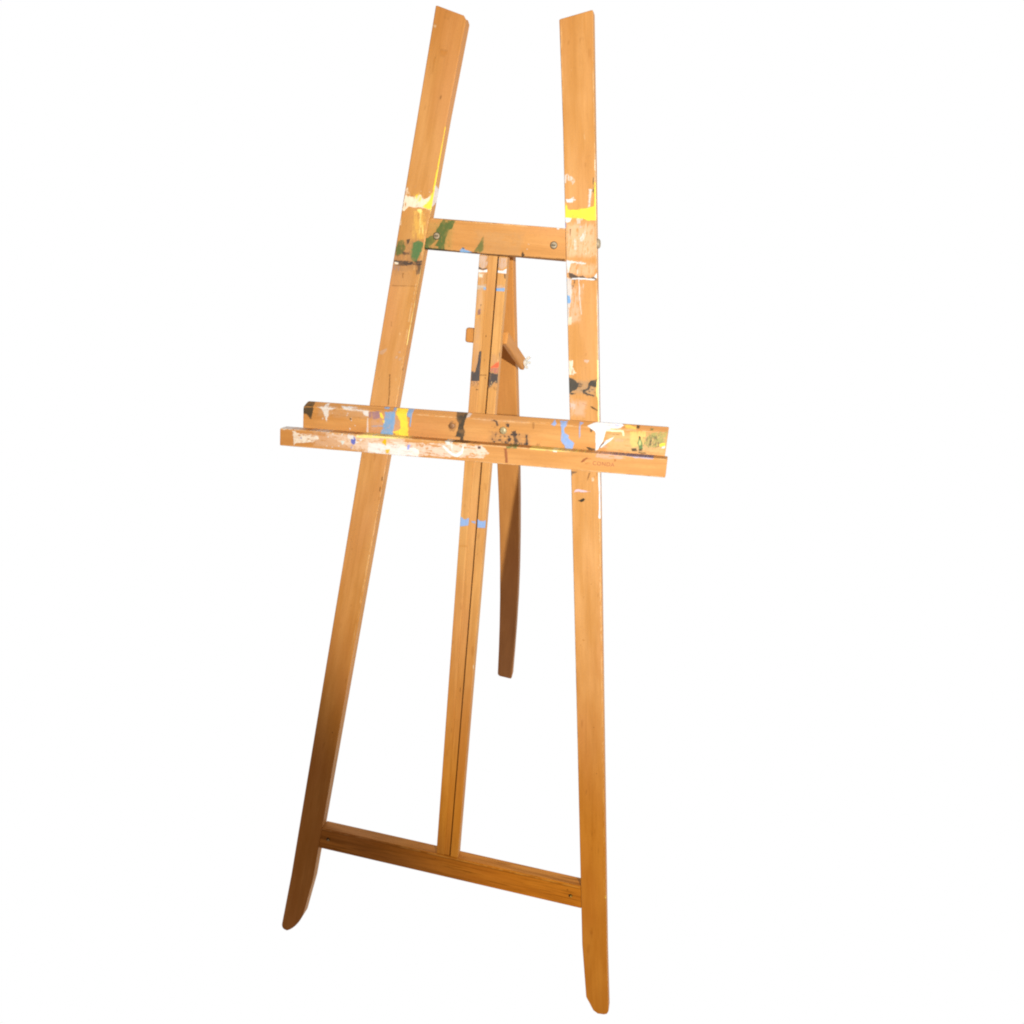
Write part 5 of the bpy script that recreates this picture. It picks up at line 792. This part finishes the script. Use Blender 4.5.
M_BRASS = metal('dulled_brass', (.50, .42, .24), .45)
M_BROWN = metal('brown_stained_bolt', (.30, .15, .07), .5)
M_DARK = plain('dark_recess', (.05, .028, .014), .7)
M_WING = plain('cream_nylon', (.90, .87, .80), .5); M_WING.node_tree.nodes['Principled BSDF'].inputs['Transmission Weight'].default_value = .45
M_STAMP = plain('burnt_stamp', (.40, .12, .045), .6)

# ---------------------------------------------------------------- the easel
VO = 0.14750; A0 = 0.29930; B0 = 0.13089; LW = 0.04400; LT = 0.02095; VTO = 1.60707; VTI = 1.59440
LF = ([-0.3, 0, 0.04, 0.1, 0.25, 0.4, 0.52, 0.64, 0.76, 0.88, 1, 1.3], [0.0413, 0.0203, 0.0138, 0.0108, 0.0093, 0.0138, 0.0188, 0.025, 0.0328, 0.0423, 0.0543, 0.0863])
RF = ([-0.3, 0, 0.06, 0.17, 0.42, 0.61, 0.72, 0.81, 0.92, 0.97, 1, 1.3], [0.0313, 0.0103, 0.0043, 0.0016, -0.0, 0.0047, 0.0123, 0.0193, 0.0263, 0.0303, 0.0368, 0.0713])
TR0, TR1, BR0, BR1, BRD = 1.28800, 1.33232, 0.21444, 0.25884, 0.02269
SCT = [(-0.0879, 1.3079), (0.0862, 1.3085)]
SCB = [(-0.2282, 0.2370), (0.2251, 0.2356)]
SB = (0, 1.3156)
RC = ([0.0, 0.1118, 0.2237, 0.3355, 0.4474, 0.5592, 0.6711, 0.7829, 0.8948, 1.0066, 1.1185, 1.2303], [-0.05395, -0.04466, -0.03607, -0.02852, -0.02222, -0.01727, -0.0136, -0.01105, -0.00931, -0.00795, -0.00641, -0.00399])
RLEN = 1.23034; RFV, RFN = 0.27173, -0.68092; RHV, RHN = 1.31950, -0.03600; RN = (0.00000, -0.52418, 0.85161)
ANV, ANN = 1.17200, -0.02250; AFV, AFN = 1.12000, -0.16600; AL_ = 0.15263; AN = (0.00000, 0.94018, -0.34069)
TILT = 0.04956
BB = (-0.28595, 0.28127, 0.99084, 1.05731)
LG = (-0.31408, 0.28450, 0.98884, 1.01658)
BT = [(-0.0415, 1.0347), (0.0391, 1.0377)]
TX = (0.18038, 1.00796, 0.00806)
WORLD = (-.22, .08, (.27, .172, .085))
CAMF = 831.972; CAMP = Vector((0.30098, -0.66658, 1.62699)); CAMR = ((0.97252, 0.23283, 0.00000), (-0.14067, 0.58755, 0.79687), (0.18554, -0.77497, 0.60415))

def easel():
    global ROOT
    root = bpy.data.objects.new('easel', None); COL.objects.link(root); ROOT = root
    root.rotation_euler = (math.radians(90) - LEAN, 0, 0); root.location = (0, 0, 0)
    root['label'] = 'wooden artist easel splashed with dried paint, a tilted tray across its front'
    root['category'] = 'easel'
    FRAME_POS[root.name] = np.zeros(3)
    O_ = lambda v: A0 - B0 * (v - VO)          # outer edge of an upright, distance from the middle
    I_ = lambda v: O_(v) - LW
    fine = np.concatenate([np.arange(.05, .70, .006), np.arange(.70, 1.45, .0009), np.arange(1.45, 1.62, .004)])
    # uprights: long tapering A-frame legs, cut aslant at the top, rounded at the foot
    def curve(F):
        xs = np.linspace(-.3, 1.3, 321); ys = np.interp(xs, F[0], F[1]); k = np.hanning(7)
        ys = np.convolve(np.pad(ys, 3, mode='edge'), k / k.sum(), 'valid'); return lambda c: np.interp(c, xs, ys)
    fl = curve(LF); fr0 = curve(RF); fr = lambda c: fr0(1 - c)
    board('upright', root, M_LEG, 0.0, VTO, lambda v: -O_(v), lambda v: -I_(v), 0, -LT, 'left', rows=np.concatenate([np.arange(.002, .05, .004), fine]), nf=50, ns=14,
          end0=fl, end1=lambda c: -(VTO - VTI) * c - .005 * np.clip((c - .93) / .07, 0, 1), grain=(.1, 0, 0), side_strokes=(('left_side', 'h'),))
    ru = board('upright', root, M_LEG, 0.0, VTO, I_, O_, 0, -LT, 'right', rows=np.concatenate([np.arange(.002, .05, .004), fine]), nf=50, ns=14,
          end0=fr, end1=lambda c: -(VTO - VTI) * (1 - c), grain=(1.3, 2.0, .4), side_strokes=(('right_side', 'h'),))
    vs = SB[1]
    dome = lambda r, h: [(r, 0), (r, h * .3), (r * .93, h * .62), (r * .72, h * .88), (r * .35, h * .98), (r * .05, h)]
    lathe('bolt_head', ru, M_STEEL, (O_(vs) - .0003, vs, -.010), (1, B0, 0), dome(.0068, .0052))
    # cross rails between the uprights
    def rail(name, v0, v1, n1, part, rows, nf, mat, grain):
        # ends follow the slant of the uprights
        s0 = lambda c: -(-B0 * (v1 - v0) * c)  # left end moves inwards with height
        return board(name, root, mat, -I_(v0) + .0002, I_(v0) - .0002, lambda u: np.full(np.shape(u), v0), lambda u: np.full(np.shape(u), v1), -.0004, n1, part, axis='u',
                     rows=rows, nf=nf, ns=6, end0=lambda c: B0 * (v1 - v0) * c, end1=lambda c: -B0 * (v1 - v0) * c, grain=grain, r=.0012, e=.0004)
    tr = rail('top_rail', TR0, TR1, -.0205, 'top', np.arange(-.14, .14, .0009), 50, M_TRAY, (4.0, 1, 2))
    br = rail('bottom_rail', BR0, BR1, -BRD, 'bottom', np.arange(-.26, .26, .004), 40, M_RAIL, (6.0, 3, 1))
    def slot_extra(rad, h, ang):
        def f(bm, ax, u, w):
            d = (u * math.cos(ang) + w * math.sin(ang)); q = ax.cross(d)
            pts = []
            for hh in (h + .00012, h - .0006):
                pts.append([bm.verts.new(ax * hh + d * sx * rad * .72 + q * sy * .0006) for sx, sy in ((-1, -1), (1, -1), (1, 1), (-1, 1))])
        return f
    for u, v in SCT:
        s_ = lathe('screw', tr, M_STEEL, (u, v, -.0006), (0, 0, 1), [(.0045, 0), (.0045, .0009), (.0042, .0012), (.0028, .0013), (.0005, .00135)])
        slot(s_, (u, v, .0006), .0028)
        ring(tr, (u, v, -.0004), .0053)
    for u, v in SCB:
        lathe('screw', br, M_DARK, (u, v, -.0008), (0, 0, 1), [(.0034, 0), (.0034, .0007), (.0026, .0010), (.0004, .0010)], seg=20)
        lathe('screw', br, M_BRASS, (u + .0009, v - .0009, -.0006), (0, 0, 1), [(.0019, 0), (.0019, .0010), (.0010, .0014), (.0002, .0014)], seg=18)
    # centre post: two strips with a slide bar set in the channel between them
    gl = lambda v: np.interp(v, [BR1, TR0], [-.0060, -.0084]); gr = lambda v: np.interp(v, [BR1, TR0], [.0048, .0072])
    bl = lambda v: np.interp(v, [BR1, TR0], [-.0213, -.0218]); brr = lambda v: np.interp(v, [BR1, TR0], [.0186, .0202])
    prow = np.concatenate([np.arange(BR1, .60, .006), np.arange(.60, TR0, .0009)])
    p1 = TR0 - .0004; p0 = BR1 + .0002
    post = board('centre_post', root, M_POST, p0, p1, lambda v: bl(v) + .002, lambda v: brr(v) - .002, -.0075, -.0180, None, rows=np.linspace(p0, p1, 20), grain=(9, 4, 3))
    board('strip', post, M_POST, p0, p1, bl, gl, -.0010, -.0182, 'post', rows=prow, nf=18, ns=6, grain=(9.4, 4, 3), r=.0010)
    board('strip', post, M_POST, p0, p1, gr, brr, -.0010, -.0182, 'post', rows=prow, nf=18, ns=8, grain=(10.6, 6, 5), r=.0010)
    board('slide_bar', post, M_POST, p0 + .0005, p1, lambda v: gl(v) + .00002, lambda v: gr(v) - .0021, -.0016, -.0074, 'bar', rows=prow, nf=14, ns=3, grain=(12, 1, 7), r=.0004)
    # rear leg: one board hinged behind the top rail, bowed a little and swung back
    def warp(U, V, Nn):
        s = V                                                    # distance up from the foot
        c = np.interp(s, RC[0], RC[1])
        k = s / RLEN
        du = U + c
        v = RFV + (RHV - RFV) * k + Nn * RN[1]
        n = RFN + (RHN - RFN) * k + Nn * RN[2]
        return du, v, n
    hw = lambda s: np.interp(s, [0, .16, .4, 1.3], [.0187, .0194, .0206, .0210])
    rl = board('rear_leg', root, M_BACK, 0, RLEN, lambda s: -hw(s), hw, 0, -.020, None, rows=np.concatenate([np.linspace(0, .05, 12), np.linspace(.06, RLEN, 60)]), nf=12, warp=warp, grain=(15, 2, 2), r=.0022,
          end0=lambda c: .009 * np.clip((.18 - c) / .18, 0, 1) ** 2 + .005 * np.clip((c - .9) / .1, 0, 1) ** 2 - .004 * c + .002)
    board('hinge_block', rl, M_BACK, TR0 + .006, TR1 - .004, lambda v: np.full(np.shape(v), -.020), lambda v: np.full(np.shape(v), .018), -.0206, -.036, None, grain=(16, 2, 2))
    one = lambda k: (lambda u: np.full(np.shape(u), k))
    # locking arm from a bar behind the post back to the rear leg
    def arm(u0, u1, du):
        def w_(U, V, Nn):            # V runs along the arm
            k = V / AL_; 
            return U + du * k, ANV + (AFV - ANV) * k + Nn * AN[1], ANN + (AFN - ANN) * k + Nn * AN[2]
        return board('brace_arm', root, M_BACK, 0, AL_, lambda s: np.full(np.shape(s), u0), lambda s: np.full(np.shape(s), u1), .0098, -.0098, None, rows=np.linspace(0, AL_, 30), warp=w_,
                     grain=(18 + u0 * 30, 3, 1), r=.0026, rb=.0026, e=.002, end1=lambda c: -.003 * (2 * c - 1) ** 2)
    ar = arm(.0165, .0255, .0032)
    board('side_knob', post, M_BACK, ANV - .0118, ANV + .0098, one(-.0352), one(-.0200), -.0035, -.0165, None, rows=np.linspace(ANV - .0118, ANV + .0098, 8), nf=6, grain=(19, 2, 8), r=.0030, rb=.0030, e=.0026)
    # wing nut on the outer face of the right arm
    wp = (.0278, AFV + (ANV - AFV) * .10, AFN + (ANN - AFN) * .10)
    def wings(bm, ax, u, w):
        for sgn in (-1, 1):
            prof = [(.0016, .0016), (.006, .0018), (.0125, .0058), (.0142, .0100), (.0125, .0122), (.0098, .0108), (.0064, .0074), (.0016, .0062)]
            a = [bm.verts.new(u * (sgn * x) + ax * h + w * .0013) for x, h in prof]; b = [bm.verts.new(u * (sgn * x) + ax * h - w * .0013) for x, h in prof]
            bm.faces.new(a); bm.faces.new(b[::-1])
            for k in range(len(a)): bm.faces.new((a[k], a[(k + 1) % len(a)], b[(k + 1) % len(a)], b[k]))
    wn = lathe('wing_nut', ar, M_WING, wp, (1, .05, .1), [(.0058, 0), (.0052, .002), (.0044, .0066), (.0024, .0068), (.0024, .0140), (.0016, .0146)], seg=24, extra=wings, up=(0, .80, -.6))
    wn.scale = (.82, .82, .82)
    wn['label'] = 'pale wing nut at the end of the locking arm'
    # tray across the front: a back board and a ledge in front of it
    trow = np.arange(-.31, .29, .00085)
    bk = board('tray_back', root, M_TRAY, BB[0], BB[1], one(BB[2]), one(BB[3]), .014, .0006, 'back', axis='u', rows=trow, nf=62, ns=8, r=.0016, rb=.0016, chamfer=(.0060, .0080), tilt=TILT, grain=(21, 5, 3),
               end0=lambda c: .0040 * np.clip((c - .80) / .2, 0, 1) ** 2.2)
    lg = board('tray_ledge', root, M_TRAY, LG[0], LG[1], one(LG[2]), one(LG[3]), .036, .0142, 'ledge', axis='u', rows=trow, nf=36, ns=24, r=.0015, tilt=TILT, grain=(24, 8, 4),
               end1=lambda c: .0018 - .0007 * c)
    lathe('bolt_head', bk, M_BROWN, (*BT[0], .0137), (0, 0, 1), dome(.0048, .0022))
    b2 = lathe('bolt_head', bk, M_BRASS, (*BT[1], .0137), (0, 0, 1), dome(.0056, .0044)); b2['label'] = 'brass bolt head among black paint specks'
    # the maker's word stamped into the ledge
    fc = bpy.data.curves.new('stamped_word', 'FONT'); fc.body = 'CONDA'; fc.size = TX[2]; fc.extrude = .0002; fc.space_character = 1.12
    to = bpy.data.objects.new('stamped_word_text', fc); COL.objects.link(to)
    dg = bpy.context.evaluated_depsgraph_get(); me = bpy.data.meshes.new_from_object(to.evaluated_get(dg)); bpy.data.objects.remove(to)
    me.materials.clear(); me.materials.append(M_STAMP)
    st = bpy.data.objects.new('stamped_word', me); COL.objects.link(st); place(st, lg, (TX[0], TX[1], .0360)); st.rotation_euler = (0, 0, math.atan(TILT) * 1.0)
    return root

def slot(parent, pos, half):
    verts = []; 
    for z in (0, .0003):
        for x, y in ((-half, -.0006), (half, -.0006), (half, .0006), (-half, .0006)): verts.append((pos[0] + x, pos[1] + y, pos[2] + z))
    finish('screw_slot', verts, [[3, 2, 1, 0], [4, 5, 6, 7], [0, 1, 5, 4], [1, 2, 6, 5], [2, 3, 7, 6], [3, 0, 4, 7]], M_DARK, parent)
def ring(parent, pos, rad):
    lathe('screw_recess', parent, M_DARK, pos, (0, 0, 1), [(rad, -.0004), (rad, .00018), (rad * .8, .0002)], seg=28)

easel()

# ---------------------------------------------------------------- light, background, camera
w = bpy.data.worlds.new('World'); scene.world = w; w.use_nodes = True
nt = w.node_tree; nt.nodes.clear(); N = nt.nodes.new; Lk = nt.links.new
out = N('ShaderNodeOutputWorld'); bg = N('ShaderNodeBackground'); Lk(bg.outputs[0], out.inputs[0])
tc = N('ShaderNodeTexCoord'); dot = N('ShaderNodeVectorMath'); dot.operation = 'DOT_PRODUCT'
Lk(tc.outputs['Generated'], dot.inputs[0]); dot.inputs[1].default_value = (-.10, .86, -.50)      # no wall: the world is set glowing white behind the easel, dimmer in front
mr = N('ShaderNodeMapRange'); mr.interpolation_type = 'SMOOTHSTEP'; Lk(dot.outputs['Value'], mr.inputs['Value'])
mr.inputs['From Min'].default_value = WORLD[0]; mr.inputs['From Max'].default_value = WORLD[1]
mx = N('ShaderNodeMix'); mx.data_type = 'RGBA'; Lk(mr.outputs[0], mx.inputs[0]); mx.inputs[6].default_value = (*WORLD[2], 1); mx.inputs[7].default_value = (1.0, 1.0, 1.0, 1)
Lk(mx.outputs[2], bg.inputs[0]); bg.inputs[1].default_value = 1.0

def spot(name, loc, aim, power, size, blend, col, rad):
    l = bpy.data.lights.new(name, 'SPOT'); l.energy = power; l.spot_size = math.radians(size); l.spot_blend = blend; l.color = col; l.shadow_soft_size = rad
    o = bpy.data.objects.new(name, l); COL.objects.link(o); o.location = loc
    o.rotation_euler = (Vector(aim) - Vector(loc)).to_track_quat('-Z', 'Y').to_euler(); return o
# warm room lamp and a cooler daylight-balanced lamp on the same stand, to the right of the camera
_s = math.radians(26); _e = math.radians(-4); LP = (1.145, -1.40, 2.1)
spot('warm_lamp', LP, (LP[0] + math.sin(_s) * math.cos(_e), LP[1] + math.cos(_s) * math.cos(_e), LP[2] + math.sin(_e)), 228, 141.7, .092, (1.0, .68, .13), .022)
spot('cool_lamp', LP, (.26, .44, 1.06), 345, 37, 1.0, (.48, .70, 1.0), .022)


cam = bpy.data.cameras.new('camera'); co = bpy.data.objects.new('camera', cam); COL.objects.link(co)
cam.sensor_width = 36; cam.lens = CAMF * 36 / 1024; cam.clip_end = 100; cam.clip_start = .05
Rm = Matrix(CAMR)                     # rows: camera right, up, back in world
co.matrix_world = Matrix.Translation(CAMP) @ Rm.transposed().to_4x4()
scene.camera = co
scene.view_settings.view_transform = 'Standard'; scene.view_settings.look = 'None'; scene.view_settings.gamma = 1; scene.view_settings.exposure = 0
scene.view_settings.use_curve_mapping = False
scene.render.engine = 'CYCLES'; scene.cycles.max_bounces = 8
scene.render.film_transparent = False
scene.cycles.filter_width = 2.0
